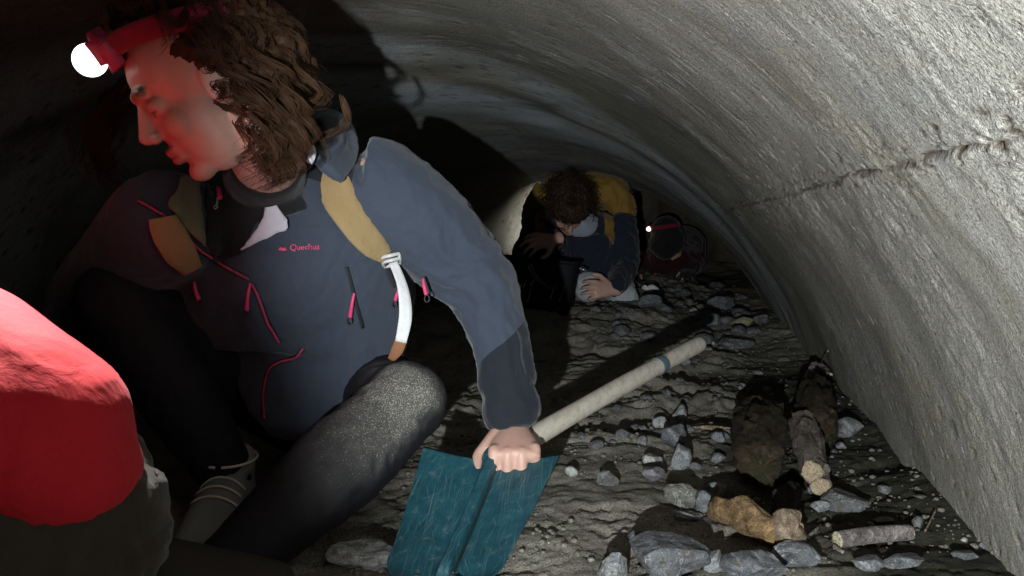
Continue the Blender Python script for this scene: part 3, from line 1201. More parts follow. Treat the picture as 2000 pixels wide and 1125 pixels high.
def teeth(bvh, pts, off, pitch=0.0032, half=(0.0019, 0.0011, 0.0008)):
    c = crom(pts, 160)
    pos = []
    nor = []
    for x, y in c[:, :2]:
        p, n = hit(bvh, x, y, off)
        if p is not None:
            pos.append(np.array(p))
            nor.append(np.array(n))
    pos = np.array(pos)
    for _ in range(4):
        pos[1:-1] = 0.25 * pos[:-2] + 0.5 * pos[1:-1] + 0.25 * pos[2:]
    L = np.concatenate([[0], np.cumsum(np.linalg.norm(np.diff(pos, axis=0), axis=1))])
    sh = []
    for s in np.arange(0, L[-1], pitch):
        p = np.array([np.interp(s, L, pos[:, i]) for i in range(3)])
        q = np.array([np.interp(s + 0.002, L, pos[:, i]) for i in range(3)])
        i = min(len(nor) - 1, int(np.searchsorted(L, s)))
        t = Vector(q - p)
        if t.length < 1e-6:
            continue
        t.normalize()
        n = Vector(nor[i])
        w = t.cross(n).normalized()
        n = w.cross(t)
        sh.append(boxes(p, half, Matrix((w, t, n)).transposed(), 0.2))
    return sh, pos, np.array(nor)


# ------------------------------------------------------------------ the person leaning on the spade
def build_woman():
    W = thing('person', 'person in a slate-blue zip jacket and dusty black leggings leaning on the spade', 'person', 'people crouching in the tunnel')
    hc = P(396, 165, 1.08)
    F, S, U = frame((-0.79, -0.38, -0.60))
    sh, at = head_shells(hc, F, S, U, 0.94)
    neck = P(520, 358, 1.29)
    sh.append(loft([(at(-0.03, 0, -0.03), 0.058, 0.055), (at(-0.035, 0, -0.10), 0.052, 0.050), (neck, 0.058, 0.055), (P(560, 430, 1.33), 0.08, 0.07)], side=S))
    shL, elL, wrL = P(715, 345, 1.36), P(945, 568, 1.40), P(1003, 826, 1.372)
    shR, elR, wrR = P(325, 440, 1.22), P(165, 590, 1.40), P(140, 780, 1.44)
    side = (shL - shR).normalized()
    sh.append(loft([(P(640, 760, 1.57), 0.14, 0.10), (P(610, 650, 1.46), 0.13, 0.09), (P(580, 520, 1.40), 0.15, 0.10), (P(540, 410, 1.34), 0.09, 0.06)], side=side))
    for a, b, c in ((shL, elL, wrL), (shR, elR, wrR)):
        sh.append(loft([(a, 0.055, 0.055), (a.lerp(b, 0.5), 0.046, 0.046), (b, 0.036, 0.036), (b.lerp(c, 0.35), 0.034, 0.032), (c, 0.027, 0.022)]))
    # her hand closes over the socket of the spade: back of the hand up, knuckles to the camera
    sh += hand_shells(P(1003, 838, 1.365), (0.02, -1.0, -0.30), (-1, 0, 0), curl=(72, 92, 60), k=1.06, spread=0.02, thumb=(0.75, 0.55, -0.30))
    sh += hand_shells(wrR + V(0, 0, -0.02), (-0.1, -0.2, -1), (0.3, -1, 0), curl=(25, 25, 20))
    hipL, knL, anL = P(690, 765, 1.60), P(792, 790, 1.27), P(432, 1118, 1.0)
    hipR, knR, anR = P(600, 790, 1.60), P(235, 590, 1.24), P(450, 935, 1.27)
    for a, b, c in ((hipL, knL, anL), (hipR, knR, anR)):
        sh.append(loft([(a, 0.07, 0.07), (a.lerp(b, 0.6), 0.058, 0.058), (b, 0.046, 0.046)]))
        sh.append(loft([(b, 0.046, 0.046), (b.lerp(c, 0.35), 0.046, 0.046), (c, 0.032, 0.032)]))
        sh.append(ball(b, 0.050))
    toeR = P(395, 1075, 1.10)
    ul = (knL - anL).normalized()
    dl = V(-0.75, -0.1, -0.35)
    dl = (dl - ul * dl.dot(ul)).normalized()
    toeL = anL - ul * 0.035 + dl * 0.035
    for c, tt in ((anR, toeR),):
        sh.append(loft([(c + V(0, 0, -0.01), 0.03, 0.028), (c.lerp(tt, 0.5) + V(0, 0, -0.015), 0.034, 0.022), (tt, 0.034, 0.014)], side=V(1, 0.3, 0)))
    me = fuse(sh, 0.0031, 2, 0.5)
    lips = [(at(0.097, s, u), 0.010) for s in (-0.013, 0, 0.013) for u in (-0.056, -0.068)]
    brows = [(at(0.0865 - abs(abs(s) - 0.031) * 0.4, s, -0.004), 0.0035) for s in (-0.043, -0.037, -0.031, -0.025, -0.019, 0.019, 0.025, 0.031, 0.037, 0.043)]
    brows += [(at(0.090 - abs(s) * 0.25, s, 0.030), 0.007) for s in (-0.046, -0.036, -0.026, -0.018, 0.018, 0.026, 0.036, 0.046)]
    finish_body(me, M_SKIN, W, lips, brows)

    # jacket
    js = [loft([(P(568, 838, 1.32), 0.045, 0.030), (P(580, 790, 1.355), 0.10, 0.055), (P(608, 705, 1.40), 0.165, 0.10), (P(605, 600, 1.40), 0.195, 0.125),
                (P(588, 510, 1.37), 0.205, 0.130), (P(555, 425, 1.335), 0.18, 0.11), (P(530, 375, 1.305), 0.11, 0.085)], side=side, n=44, seg=32),
          loft([(shL + V(-0.06, 0, -0.045), 0.060, 0.060), (shL + V(0.0, 0, -0.012), 0.085, 0.085), (P(830, 445, 1.385), 0.086, 0.084), (P(905, 520, 1.40), 0.076, 0.074), (elL, 0.066, 0.066), (P(972, 650, 1.395), 0.054, 0.055),
                (P(988, 730, 1.385), 0.052, 0.052), (P(1003, 824, 1.372), 0.052, 0.048)], n=60, seg=26, dome=0.25),
          loft([(shR + (shR - elR).normalized() * 0.05, 0.07, 0.07), (shR, 0.085, 0.085), (shR.lerp(elR, 0.5), 0.075, 0.075), (elR, 0.062, 0.062), (elR.lerp(wrR, 0.5), 0.054, 0.054), (wrR, 0.048, 0.048)], n=40, seg=22, dome=0.25)]
    jm = fuse(js, 0.0062, 9, 0.6)
    c = coords(jm)
    wgt = 0.45 + 0.75 * sstep(-0.25, -0.02, c[:, 0])
    wrinkle(jm, 0.0075, 8.0, 401, (1.0, 0.9, 1.0), True, wgt)
    wrinkle(jm, 0.0022, 22.0, 409, (1.0, 0.9, 1.2), True)
    # the dark panels sewn on the forearm and across the shoulder
    c = coords(jm)
    def plane(p, q, below):
        a, b = P(*p), P(*q)
        n = (b - a).cross(V(0, 1, 0.0)).normalized()
        d = (c - np.array(a)) @ np.array(n)
        ref = (P(*below) - a).dot(n)
        return d * (1 if ref > 0 else -1)
    arm = plane((925, 722, 1.39), (1012, 636, 1.39), (1000, 800, 1.38)) + 0.006 * pn(c[:, 0] * 14, c[:, 2] * 14, None, 3)
    arm = np.where(c[:, 0] > -0.10, arm, -1)
    yoke = np.minimum(plane((713, 290, 1.35), (688, 380, 1.30), (640, 330, 1.3)), plane((600, 345, 1.3), (690, 378, 1.3), (660, 280, 1.3)))
    yoke = np.where((c[:, 0] > -0.36) & (c[:, 2] > 0.5), yoke, -1)
    cuff_r = np.where(c[:, 0] < -0.56, 0.02, -1) * 1.0
    add_attr(jm, 'panel', np.maximum(np.maximum(arm, yoke), -1))
    M_J = cloth('slate_softshell', (0.039, 0.050, 0.072), (0.012, 0.015, 0.022), 'panel')
    jo = link('jacket', jm, M_J, W)
    B = bvh_of(jm)
    M_BLK = cloth('black_fleece', (0.012, 0.012, 0.014), rough=0.95)
    M_PINK = simple('pink_plastic', (0.55, 0.05, 0.14), 0.5, 0.1, 60)
    M_DKPL = simple('dark_plastic', (0.02, 0.02, 0.022), 0.5, 0.2, 60)
    M_LIN = cloth('lilac_lining', (0.50, 0.48, 0.54), rough=0.7)
    M_OLV = cloth('olive_lining', (0.13, 0.14, 0.085))
    # black fleece in the open neck
    fm = patch(B, [(398, 352), (500, 352), (590, 345), (575, 385), (531, 392), (505, 440), (476, 500), (440, 512), (415, 500), (394, 470)], 0.007, 0.004)
    fo = link('fleece', fm, M_BLK, W)
    link('lining_flap', patch(B, [(531, 387), (550, 410), (567, 441), (520, 470), (474, 498), (500, 448)], 0.012, 0.004, lift=lambda x, y: 0.010 * (x - 470) / 100), M_LIN, jo)
    link('lining_flap', patch(B, [(322, 405), (350, 350), (384, 348), (392, 420), (396, 482), (360, 455)], 0.010, 0.004), M_OLV, jo)
    # the fleece stands up round the neck to the jaw
    link('fleece_collar', fuse([loft([(P(540, 420, 1.30), 0.085, 0.070), (neck, 0.070, 0.066), (neck.lerp(at(-0.035, 0, -0.10), 0.30), 0.064, 0.062), (neck.lerp(at(-0.035, 0, -0.10), 0.48), 0.058, 0.056)], side=S, n=20, seg=24, dome=0.1)], 0.005, 2), M_BLK, W)
    # stand-up collar
    col = [P(640, 330, 1.24), P(668, 285, 1.30), P(655, 238, 1.37), P(600, 225, 1.42)]
    link('collar', fuse([loft([(p, 0.012, 0.032) for p in col], side=V(0.6, -0.7, 0.3), n=24)], 0.005, 3), M_J, jo)
    add_attr(jo.children[-1].data, 'panel', -np.ones(len(jo.children[-1].data.vertices)))
    for pa in ([(606, 285), (612, 300), (603, 318)], [(563, 316), (578, 321), (590, 326)]):
        q = [P(x, y, 1.20) for x, y in pa]
        link('collar_lining', mesh_from(ribbon3([np.array(x) for x in crom(q, 8)], [np.array((0.1, -0.9, 0.3))] * 8, 0.012, 0.0015)), M_LIN, jo)
    # main zip, in two runs across the fold at the waist
    M_TOOTH = simple('pink_zip', (0.58, 0.06, 0.16), 0.45, 0.1, 60)
    for run in ([(272, 394), (330, 430), (380, 480), (430, 515), (486, 545)], [(494, 556), (505, 580), (522, 625), (546, 668)], [(592, 680), (575, 697), (545, 707), (525, 725), (515, 770), (519, 815)]):
        shs, pos, nor = teeth(B, run, 0.0035)
        if not shs:
            continue
        z = link('zip', mesh_from(join(shs)), M_TOOTH, jo)
        link('zip_tape', mesh_from(ribbon(B, run, 0.008, 0.0015, 0.0012, 50)), M_DKPL, z)
    for (x, y, x2, y2) in ((492, 552, 484, 600), (688, 570, 680, 612), (772, 560, 763, 584), (826, 545, 832, 574), (386, 548, 396, 582)):
        p, n = hit(B, x, y, 0.008)
        q, n2 = hit(B, x2, y2, 0.010)
        if p is None or q is None or (p - q).length > 0.12:
            p = P(x, y, 1.30)
            q = P(x2, y2, 1.30)
        zz = link('zip_pull', mesh_from(tube([p, p.lerp(q, 0.5) + V(0, -0.003, 0), q], [0.0022, 0.0030, 0.0036], 8)), M_PINK, jo)
        r = q + (q - p).normalized() * 0.008
        ring = [r + V(math.cos(a) * 0.004, 0, math.sin(a) * 0.006) for a in np.linspace(0, 6.28, 12)]
        link('pull_loop', mesh_from(tube(ring, 0.0012, 6, n=24)), M_DKPL, zz)
    link('pocket_slit', mesh_from(ribbon(B, [(676, 522), (686, 555), (694, 590), (708, 640)], 0.006, 0.001, 0.0015, 24)), M_DKPL, jo)
    # chest badge: a little peak and the maker's word, and the word on the fleece zip
    link('lettering', lettering(B, 'Quechua', 566, 489, 15.5, math.radians(-3), 0.0045, 0.15, 0.006), M_PINK, jo)
    link('emblem', patch(B, [(542, 489), (548, 481), (553, 485), (556, 482), (563, 489), (555, 491)], 0.003, 0.001, 3.0), M_PINK, jo)
    FB = bvh_of(fm)
    M_WHT = simple('white_print', (0.75, 0.75, 0.75), 0.6, 0.05)
    link('lettering', lettering(FB, 'Quechua', 421, 411, 9.5, math.radians(-80), 0.003, 0.0, 0.01), M_WHT, fo)
    a, b = hit(FB, 427, 391, 0.006)[0], hit(FB, 431, 373, 0.006)[0]
    if a and b:
        link('zip_pull', mesh_from(tube([a, b], [0.0045, 0.0040], 8)), M_PINK, fo)

    # leggings
    ls = [ball(P(648, 765, 1.59), (0.17, 0.13, 0.125))]
    ls.append(loft([(hipL, 0.105, 0.105), (hipL.lerp(knL, 0.5), 0.090, 0.090), (knL, 0.068, 0.066)], n=24, seg=24))
    ls.append(loft([(knL + V(-0.005, 0.0, 0.004), 0.066, 0.064), (knL.lerp(anL, 0.2), 0.070, 0.067), (knL.lerp(anL, 0.42), 0.073, 0.069), (knL.lerp(anL, 0.75), 0.056, 0.053), (anL, 0.043, 0.043), (knL.lerp(anL, 1.14), 0.040, 0.040)], n=34, seg=26))
    ls.append(ball(knL + V(0, 0, 0.004), (0.070, 0.068, 0.068)))
    ls.append(loft([(hipR, 0.105, 0.105), (hipR.lerp(knR, 0.55), 0.088, 0.088), (knR, 0.066, 0.066)], n=24, seg=24))
    ls.append(ball(knR, 0.069))
    ls.append(loft([(knR, 0.062, 0.062), (knR.lerp(anR, 0.4), 0.066, 0.066), (anR, 0.042, 0.042)], n=28, seg=24))
    lm = fuse(ls, 0.0065, 5, 0.5)
    wrinkle(lm, 0.0028, 22.0, 431, (1, 1, 1), True)
    c = coords(lm)
    n = normals(lm)
    ax = np.array(anL - knL)
    tt = np.clip(((c - np.array(knL)) @ ax) / (ax @ ax), -0.3, 1.2)
    rad = np.linalg.norm(c - np.array(knL) - np.outer(np.clip(tt, 0, 1), ax), axis=1)
    face = n @ np.array(V(0.28, -0.62, 0.73).normalized())
    dust = sstep(0.16, 0.02, rad) * sstep(0.30, 0.85, face) * sstep(0.86, 0.05, tt) * sstep(-0.22, -0.02, tt)
    add_attr(lm, 'dust', dust)
    m, t, b = mat('black_leggings')
    oc = objco(t)
    base = mix(t, noise_n(t, 14, 4, 0.6, oc), (0.006, 0.006, 0.008), (0.014, 0.013, 0.017))
    d = attr(t, 'dust')
    sp = noise_n(t, 470, 3, 0.8, oc)
    cov = math_n(t, 'ADD', sp, math_n(t, 'MULTIPLY', d, 0.26))
    spk = ramp(t, cov, [(0.70, 0.0), (0.79, 1.0)])
    k2 = math_n(t, 'MULTIPLY', spk, ramp(t, d, [(0.03, 0.0), (0.25, 1.0)]))
    c2 = mix(t, math_n(t, 'MULTIPLY', d, math_n(t, 'MULTIPLY', noise_n(t, 38, 5, 0.7, oc), 0.95)), base, (0.17, 0.165, 0.15))
    c2 = mix(t, math_n(t, 'MULTIPLY', k2, 0.85), c2, mix(t, noise_n(t, 120, 2, 0.5, oc), (0.26, 0.23, 0.18), (0.46, 0.44, 0.38)))
    t.links.new(c2, b.inputs['Base Color'])
    b.inputs['Roughness'].default_value = 0.75
    b.inputs['Specular IOR Level'].default_value = 0.2
    bump(t, b, sp, 0.5, 0.0012)
    link('leggings', lm, m, W)

    # shoes
    M_SHOE = simple('grey_suede', (0.17, 0.185, 0.175), 0.85, 0.3, 25, 0.002)
    M_SOLE = simple('pale_rubber', (0.46, 0.44, 0.38), 0.7, 0.2, 40, 0.001)
    M_LACE = simple('cream_lace', (0.62, 0.58, 0.48), 0.8, 0.15, 80)
    for an, toe in ((anR, toeR), (anL, toeL)):
        dirn = (toe - an)
        dirn.z = 0
        dirn.normalize()
        gz = float(soil_h(np.array([an.x]), np.array([an.y]))[0])
        heel = V(an.x, an.y, gz + 0.045) - dirn * 0.035
        UZ = V(0, 0, 1)
        if an is anL:                              # this foot lies over on its side
            UZ = (knL - anL).normalized()
            dirn = V(-0.75, -0.1, -0.35)
            dirn = (dirn - UZ * dirn.dot(UZ)).normalized()
            heel = an - UZ * 0.055 - dirn * 0.035
        sdv = UZ.cross(dirn)
        up = [(heel, 0.034, 0.040), (heel + dirn * 0.07, 0.040, 0.042), (heel + dirn * 0.15 + UZ * -0.010, 0.046, 0.034), (heel + dirn * 0.22 + UZ * -0.02, 0.043, 0.022)]
        sm = fuse([loft(up, side=sdv, n=24, seg=24), loft([(heel + dirn * 0.02 + UZ * 0.02, 0.036, 0.046), (heel + dirn * 0.035 + UZ * 0.055, 0.041, 0.050)], side=sdv, n=10, dome=0.2)], 0.005, 4)
        so = link('shoe', sm, M_SHOE, W)
        sb = [(heel + UZ * -0.036, 0.038, 0.011), (heel + dirn * 0.10 + UZ * -0.036, 0.045, 0.010), (heel + dirn * 0.17 + UZ * -0.036, 0.050, 0.010), (heel + dirn * 0.235 + UZ * -0.034, 0.038, 0.010)]
        link('sole', mesh_from(loft(sb, side=sdv, n=24, seg=16, sq=5.0)), M_SOLE, so)
        SB = bvh_of(sm)
        for i in range(3 if an is anR else 0):
            o3 = heel + dirn * (0.085 + i * 0.027)
            pts, nr = [], []
            for a in np.linspace(-1, 1, 14):
                q = o3 + sdv * 0.034 * a + dirn * 0.006 * a + UZ * 0.12
                loc, nn, _, _ = SB.ray_cast(q, -UZ)
                if loc is not None:
                    pts.append(np.array(loc + nn * 0.003))
                    nr.append(np.array(nn))
            if len(pts) > 5:
                link('lace', mesh_from(ribbon3(pts, nr, 0.004, 0.0012, 2)), M_LACE, so)
        rim = [heel + dirn * 0.035 + UZ * 0.058 + dirn * 0.052 * math.cos(a) + sdv * 0.043 * math.sin(a) for a in np.linspace(0, 6.0, 20)]
        if an is anR:
            link('collar_piping', mesh_from(tube(rim, 0.0022, 7, n=50)), M_LACE, so)

    # curly hair
    rng = random.Random(11)
    M_H = hair_mat('curly_brown_hair', (0.042, 0.020, 0.009))
    cap = []
    R = Matrix((F, S, U)).transposed()
    cap.append(ball(at(-0.048, 0, 0.038), (0.094, 0.086, 0.094), R))
    cap.append(ball(at(-0.060, 0, -0.02), (0.075, 0.085, 0.085), R))
    cap.append(ball(at(-0.100, 0, -0.025), (0.055, 0.072, 0.07), R))
    hm = fuse(cap, 0.006, 4)
    wrinkle(hm, 0.016, 36.0, 451, (1, 1, 1), True)
    ho = link('hair', hm, M_H, W)
    cond = lambda v: not (v[0] > 0.12 and v[2] < 0.60) and v[0] < 0.40 and v[2] > -0.75
    extra = []
    for i in range(44):                       # the lock swinging forward on the far side of her face
        a = crom([P(262, 150, 1.30), P(205, 215, 1.29), P(185, 290, 1.27), P(215, 350, 1.26), P(262, 400, 1.26)], 16)
        j = np.array([rng.gauss(0, 0.013), rng.gauss(0, 0.012), rng.gauss(0, 0.012)])
        ph, r0 = rng.uniform(0, 6.28), rng.uniform(0.004, 0.011)
        tq = np.linspace(0, 1, 16)
        a = a + j + r0 * np.stack([np.cos(ph + 17 * tq), np.sin(ph + 17 * tq), 0.3 * np.sin(ph + 12 * tq)], 1)
        cut = rng.randint(9, 16)
        a = a[rng.randint(0, 5):cut]
        if len(a) > 5:
            extra += clump(a, 9, rng)
    for i in range(70):                       # and the mass falling behind the jaw on to the collar
        a = crom([P(470, 140, 1.03), P(548, 215, 1.04), P(536, 290, 1.06), P(520, 355, 1.10)], 16)
        j = np.array([rng.gauss(0, 0.026), rng.gauss(0, 0.026), rng.gauss(0, 0.024)])
        ph, r0 = rng.uniform(0, 6.28), rng.uniform(0.007, 0.015)
        tq = np.linspace(0, 1, 16)
        a = a + j * (1 - 0.35 * tq[:, None]) + r0 * np.stack([np.cos(ph + 19 * tq), np.sin(ph + 19 * tq), 0.4 * np.sin(ph + 15 * tq)], 1)
        extra += clump(a[rng.randint(0, 6):rng.randint(12, 16)], 16, rng)
    v, f = hair_on_head(at, F, S, U, 3600, (0.05, 0.11), rng, cond, rad=0.010, turns=1.5, grav=0.8, back=0.5, extra=extra, thick=0.00055, lock=16)
    cu = mesh_obj('curls', v, f, M_H, ho)
    return W, B, at, F, S, U, jm


def mesh_from(vf):
    me = bpy.data.meshes.new('m')
    me.from_pydata([tuple(v) for v in vf[0]], [], [tuple(f) for f in vf[1]])
    bm = bmesh.new()
    bm.from_mesh(me)
    bmesh.ops.recalc_face_normals(bm, faces=bm.faces)
    bm.to_mesh(me)
    bm.free()
    me.polygons.foreach_set('use_smooth', np.ones(len(me.polygons), bool))
    me.update()
    return me


WOMAN, JB, W_AT, WF, WS, WU, W_JM = build_woman()


def headlamp(at, F, S, U, label, power, target, angle, size=1.0, color=(1.0, 0.97, 0.93), glow=40.0, band_u=0.070, lamp_f=0.080, lamp_u=0.098):
    H = thing('headlamp', label, 'headlamp', 'head torches switched on')
    H.location = at(lamp_f, 0, lamp_u)
    inv = H.location.copy()
    M_B = cloth('red_elastic_%d' % len(bpy.data.materials), (0.20, 0.012, 0.03))
    pos, nor = [], []
    for a in np.linspace(0, 2 * math.pi, 60):
        p = at(-0.022 + 0.101 * math.cos(a), 0.095 * math.sin(a), band_u + 0.026 * math.cos(a))
        pos.append(np.array(p - inv))
        nor.append(np.array((F * math.cos(a) + S * math.sin(a)).normalized()))
    link('head_band', mesh_from(ribbon3(pos, nor, 0.027, 0.0018, 0)), M_B, H)
    R = Matrix((F, S, U)).transposed()
    M_HS = simple('housing_%d' % len(bpy.data.materials), (0.42, 0.06, 0.12), 0.4, 0.1, 40)
    link('housing', mesh_from(boxes(V(0, 0, 0), (0.016 * size, 0.030 * size, 0.021 * size), R, 0.5)), M_HS, H)
    m, t, b = mat('lens_%d' % len(bpy.data.materials))
    b.inputs['Emission Color'].default_value = (*color, 1)
    b.inputs['Emission Strength'].default_value = glow
    b.inputs['Base Color'].default_value = (0.8, 0.8, 0.8, 1)
    link('lens', mesh_from(ball(F * 0.020 * size, (0.018 * size, 0.022 * size, 0.018 * size), R, 32, 18)), m, H)
    l = spot('headlamp_beam', inv + F * 0.045 * size, target, power, angle, 0.7, 0.02, color)
    return H


headlamp(W_AT, WF, WS, WU, 'bright head torch on a red band worn by the curly-haired person in front', 46.0, tuple(P(-20, 650, 0.74)), 66.0, 1.15, glow=3.5)


# ------------------------------------------------------------------ her rucksack
def build_rucksack():
    Rk = thing('backpack', 'tan canvas backpack worn by the person in the slate-blue jacket', 'backpack')
    M_TAN = cloth('tan_canvas', (0.27, 0.19, 0.088), rough=0.9)
    M_GR = simple('grey_buckle', (0.42, 0.42, 0.42), 0.4, 0.1)
    M_WEB = cloth('pale_webbing', (0.62, 0.62, 0.62))
    M_BR = simple('brown_leather_tip', (0.22, 0.10, 0.05), 0.6)
    side = (P(715, 345, 1.36) - P(325, 440, 1.22)).normalized()
    body = fuse([loft([(P(640, 690, 1.64), 0.13, 0.07), (P(640, 560, 1.63), 0.15, 0.09), (P(620, 450, 1.58), 0.14, 0.085), (P(600, 390, 1.52), 0.11, 0.06)], side=side, sq=4.0, seg=28)], 0.01, 3)
    wrinkle(body, 0.01, 9, 471)
    link('pack_body', body, M_TAN, Rk)
    st = link('shoulder_strap', mesh_from(ribbon(JB, [(628, 268), (634, 310), (655, 375), (690, 435), (722, 475), (750, 500)], [0.052, 0.058, 0.058, 0.056, 0.048, 0.026], 0.009, 0.003, 60, 60)), M_TAN, Rk)
    link('shoulder_strap', mesh_from(ribbon(JB, [(316, 428), (330, 462), (352, 495), (372, 520)], [0.04, 0.05, 0.045, 0.03], 0.007, 0.003, 40, 30)), M_TAN, Rk)
    p, n = hit(JB, 759, 505, 0.012)
    t = (hit(JB, 772, 516, 0.012)[0] - p).normalized()
    n = -cray(759, 505).normalized()
    w = t.cross(n).normalized()
    n = w.cross(t)
    R = Matrix((w, t, n)).transposed()
    link('buckle', mesh_from(join([boxes(p + t * 0.011 * k, (0.015, 0.0028, 0.004), R, 0.4) for k in (-1, 0, 1)] + [boxes(p + w * 0.0145 * k, (0.0025, 0.013, 0.0035), R, 0.4) for k in (-1, 1)])), M_GR, Rk)
    d0 = p.y - 0.004
    wp = crom([(*P(768, 512, d0), 0), (*P(786, 560, d0 - 0.02), 0), (*P(792, 615, d0 - 0.025), 0), (*P(783, 668, d0 - 0.02), 0)], 24)[:, :3]
    nr = [np.array((0.35 + 0.3 * math.sin(i * 0.2), -0.9, 0.05)) for i in range(24)]
    wb = link('webbing', mesh_from(ribbon3(list(wp), nr, [0.015, 0.018, 0.022, 0.022, 0.019], 0.0012, 0)), M_WEB, Rk)
    wp2 = crom([(*P(783, 666, d0 - 0.019), 0), (*P(775, 685, d0 - 0.012), 0), (*P(763, 703, d0), 0)], 10)[:, :3]
    link('webbing_tip', mesh_from(ribbon3(list(wp2), [nr[-1]] * 10, [0.020, 0.021, 0.012], 0.0013, 0)), M_BR, wb)
    link('webbing', mesh_from(ribbon(JB, [(752, 512), (758, 540), (768, 556)], 0.010, 0.006, 0.0015, 16)), simple('black_webbing', (0.02, 0.02, 0.025), 0.8), Rk)


build_rucksack()


# ------------------------------------------------------------------ the spade
def build_spade():
    SP = thing('shovel', 'spade with a scratched teal blade and pale wooden handle', 'shovel')
    S0 = P(962, 899, 1.305)
    T1 = P(1365, 673, 1.92)
    tip = P(846, 1168, 1.0)
    lat = (P(1070, 911, 1.335) - P(815, 939, 1.275))
    hw0 = lat.length / 2
    lat.normalize()
    Bd = (tip - S0)
    Ln = Bd.length
    Bd.normalize()
    lat = (lat - Bd * lat.dot(Bd) * 0.6).normalized()
    nz = lat.cross(Bd)
    if nz.z < 0:
        nz = -nz
    nu, nv = 97, 60
    verts, uvs = [], []
    for layer in (0, 1):
        for j in range(nv):
            v = j / (nv - 1)
            hw = hw0 * (1 - 0.30 * v / 0.8) if v < 0.8 else hw0 * 0.70 * math.sqrt(max(0.0, 1 - ((v - 0.8) / 0.2) ** 2)) + 0.001
            for i in range(nu):
                u = -1 + 2 * i / (nu - 1)
                x = u * hw
                h = 0.028 * abs(u) ** 1.5 * (1 - 0.4 * v) - 0.010 * math.sin(v * 3.1)
                rb = (1 - sstep(0.006, 0.0135, abs(x))) * (0.021 * (1 - sstep(0.80, 0.97, v)))
                top = 0.018 * abs(u) ** 1.5 * 0.6
                p = S0 + Bd * (v * Ln + top * (1 - v)) + lat * x + nz * (h + rb - 0.0028 * layer)
                verts.append(tuple(p))
                uvs.append((u * hw, v * Ln))
    faces = []
    o2 = nu * nv
    for j in range(nv - 1):
        for i in range(nu - 1):
            a = j * nu + i
            faces.append((a, a + 1, a + nu + 1, a + nu))
            faces.append((o2 + a, o2 + a + nu, o2 + a + nu + 1, o2 + a + 1))
    for j in range(nv - 1):
        for i in (0, nu - 1):
            a = j * nu + i
            faces.append((a, a + nu, o2 + a + nu, o2 + a))
    for i in range(nu - 1):
        for j in (0, nv - 1):
            a = j * nu + i
            faces.append((a, a + 1, o2 + a + 1, o2 + a))
    me = mesh_from((verts, faces))
    add_attr(me, 'bu', [q[0] for q in uvs])
    add_attr(me, 'bv', [q[1] for q in uvs])
    add_attr(me, 'crease_shade', [max(0.0, 1 - abs(q[0] - 0.0125) / 0.0042) * (1 - float(sstep(0.80, 0.97, q[1] / Ln))) for q in uvs])
    m, t, b = mat('scratched_teal_paint')
    cm = N(t, 'ShaderNodeCombineXYZ')
    t.links.new(attr(t, 'bu'), cm.inputs[0])
    t.links.new(attr(t, 'bv'), cm.inputs[1])
    def rot(a, sx, sy):
        mp = N(t, 'ShaderNodeMapping')
        mp.inputs['Rotation'].default_value = (0, 0, math.radians(a))
        t.links.new(cm.outputs[0], mp.inputs['Vector'])
        m2 = N(t, 'ShaderNodeVectorMath', operation='MULTIPLY')
        t.links.new(mp.outputs[0], m2.inputs[0])
        m2.inputs[1].default_value = (sx, sy, 1)
        return m2.outputs[0]
    c = ramp(t, noise_n(t, 22, 5, 0.65, cm.outputs[0], 0.4), [(0.3, (0.006, 0.042, 0.058)), (0.55, (0.011, 0.070, 0.092)), (0.75, (0.022, 0.10, 0.118))])
    for a, sx, sy, lo, hi, amt in ((3, 900, 7, 0.64, 0.70, 0.28), (-12, 800, 9, 0.66, 0.71, 0.32), (24, 820, 10, 0.69, 0.73, 0.32), (-40, 700, 11, 0.70, 0.74, 0.3), (9, 1100, 5, 0.63, 0.68, 0.25)):
        s = ramp(t, noise_n(t, 1.0, 2, 0.5, rot(a, sx, sy), 0.15), [(lo, 0.0), (hi, amt)])
        c = mix(t, s, c, (0.30, 0.42, 0.42))
    wear = math_n(t, 'MULTIPLY', ramp(t, noise_n(t, 55, 6, 0.75, cm.outputs[0], 0.4), [(0.55, 0.0), (0.72, 0.7)]), 0.6)
    c = mix(t, wear, c, (0.22, 0.25, 0.23))
    soil = ramp(t, noise_n(t, 12, 6, 0.7, cm.outputs[0], 0.6), [(0.60, 0.0), (0.75, 0.6)])
    c = mix(t, soil, c, (0.09, 0.085, 0.07))
    c = mix(t, ramp(t, attr(t, 'crease_shade'), [(0.30, 0.0), (0.85, 0.9)]), c, (0.008, 0.012, 0.013))  # shade on the right flank of the rib, painted as a dark line
    t.links.new(c, b.inputs['Base Color'])
    b.inputs['Roughness'].default_value = 0.5
    b.inputs['Specular IOR Level'].default_value = 0.4
    bump(t, b, noise_n(t, 1.0, 3, 0.6, rot(0, 300, 40)), 0.2, 0.0008)
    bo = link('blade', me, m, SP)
    hd = (T1 - S0).normalized()
    socket = mesh_from(loft([(S0 + Bd * 0.05 + nz * 0.004, 0.010, 0.006), (S0 + Bd * 0.02 + nz * 0.005, 0.014, 0.010), (S0 + hd * 0.01 + nz * 0.006, 0.021, 0.019), (S0 + hd * 0.09, 0.0255, 0.0255)], side=lat, n=26, seg=20, dome=0.1))
    add_attr(socket, 'bu', coords(socket)[:, 0])
    add_attr(socket, 'bv', coords(socket)[:, 1])
    add_attr(socket, 'crease_shade', np.zeros(len(socket.vertices)))
    link('socket', socket, m, SP)
    # handle
    m, t, b = mat('pale_ash_wood')
    oc = objco(t)
    mp = N(t, 'ShaderNodeMapping')
    mp.inputs['Scale'].default_value = (90, 10, 90)
    mp.inputs['Rotation'].default_value = (0, 0, math.atan2(hd.x, hd.y))
    t.links.new(oc, mp.inputs['Vector'])
    g = noise_n(t, 1.0, 5, 0.6, mp.outputs[0], 0.3)
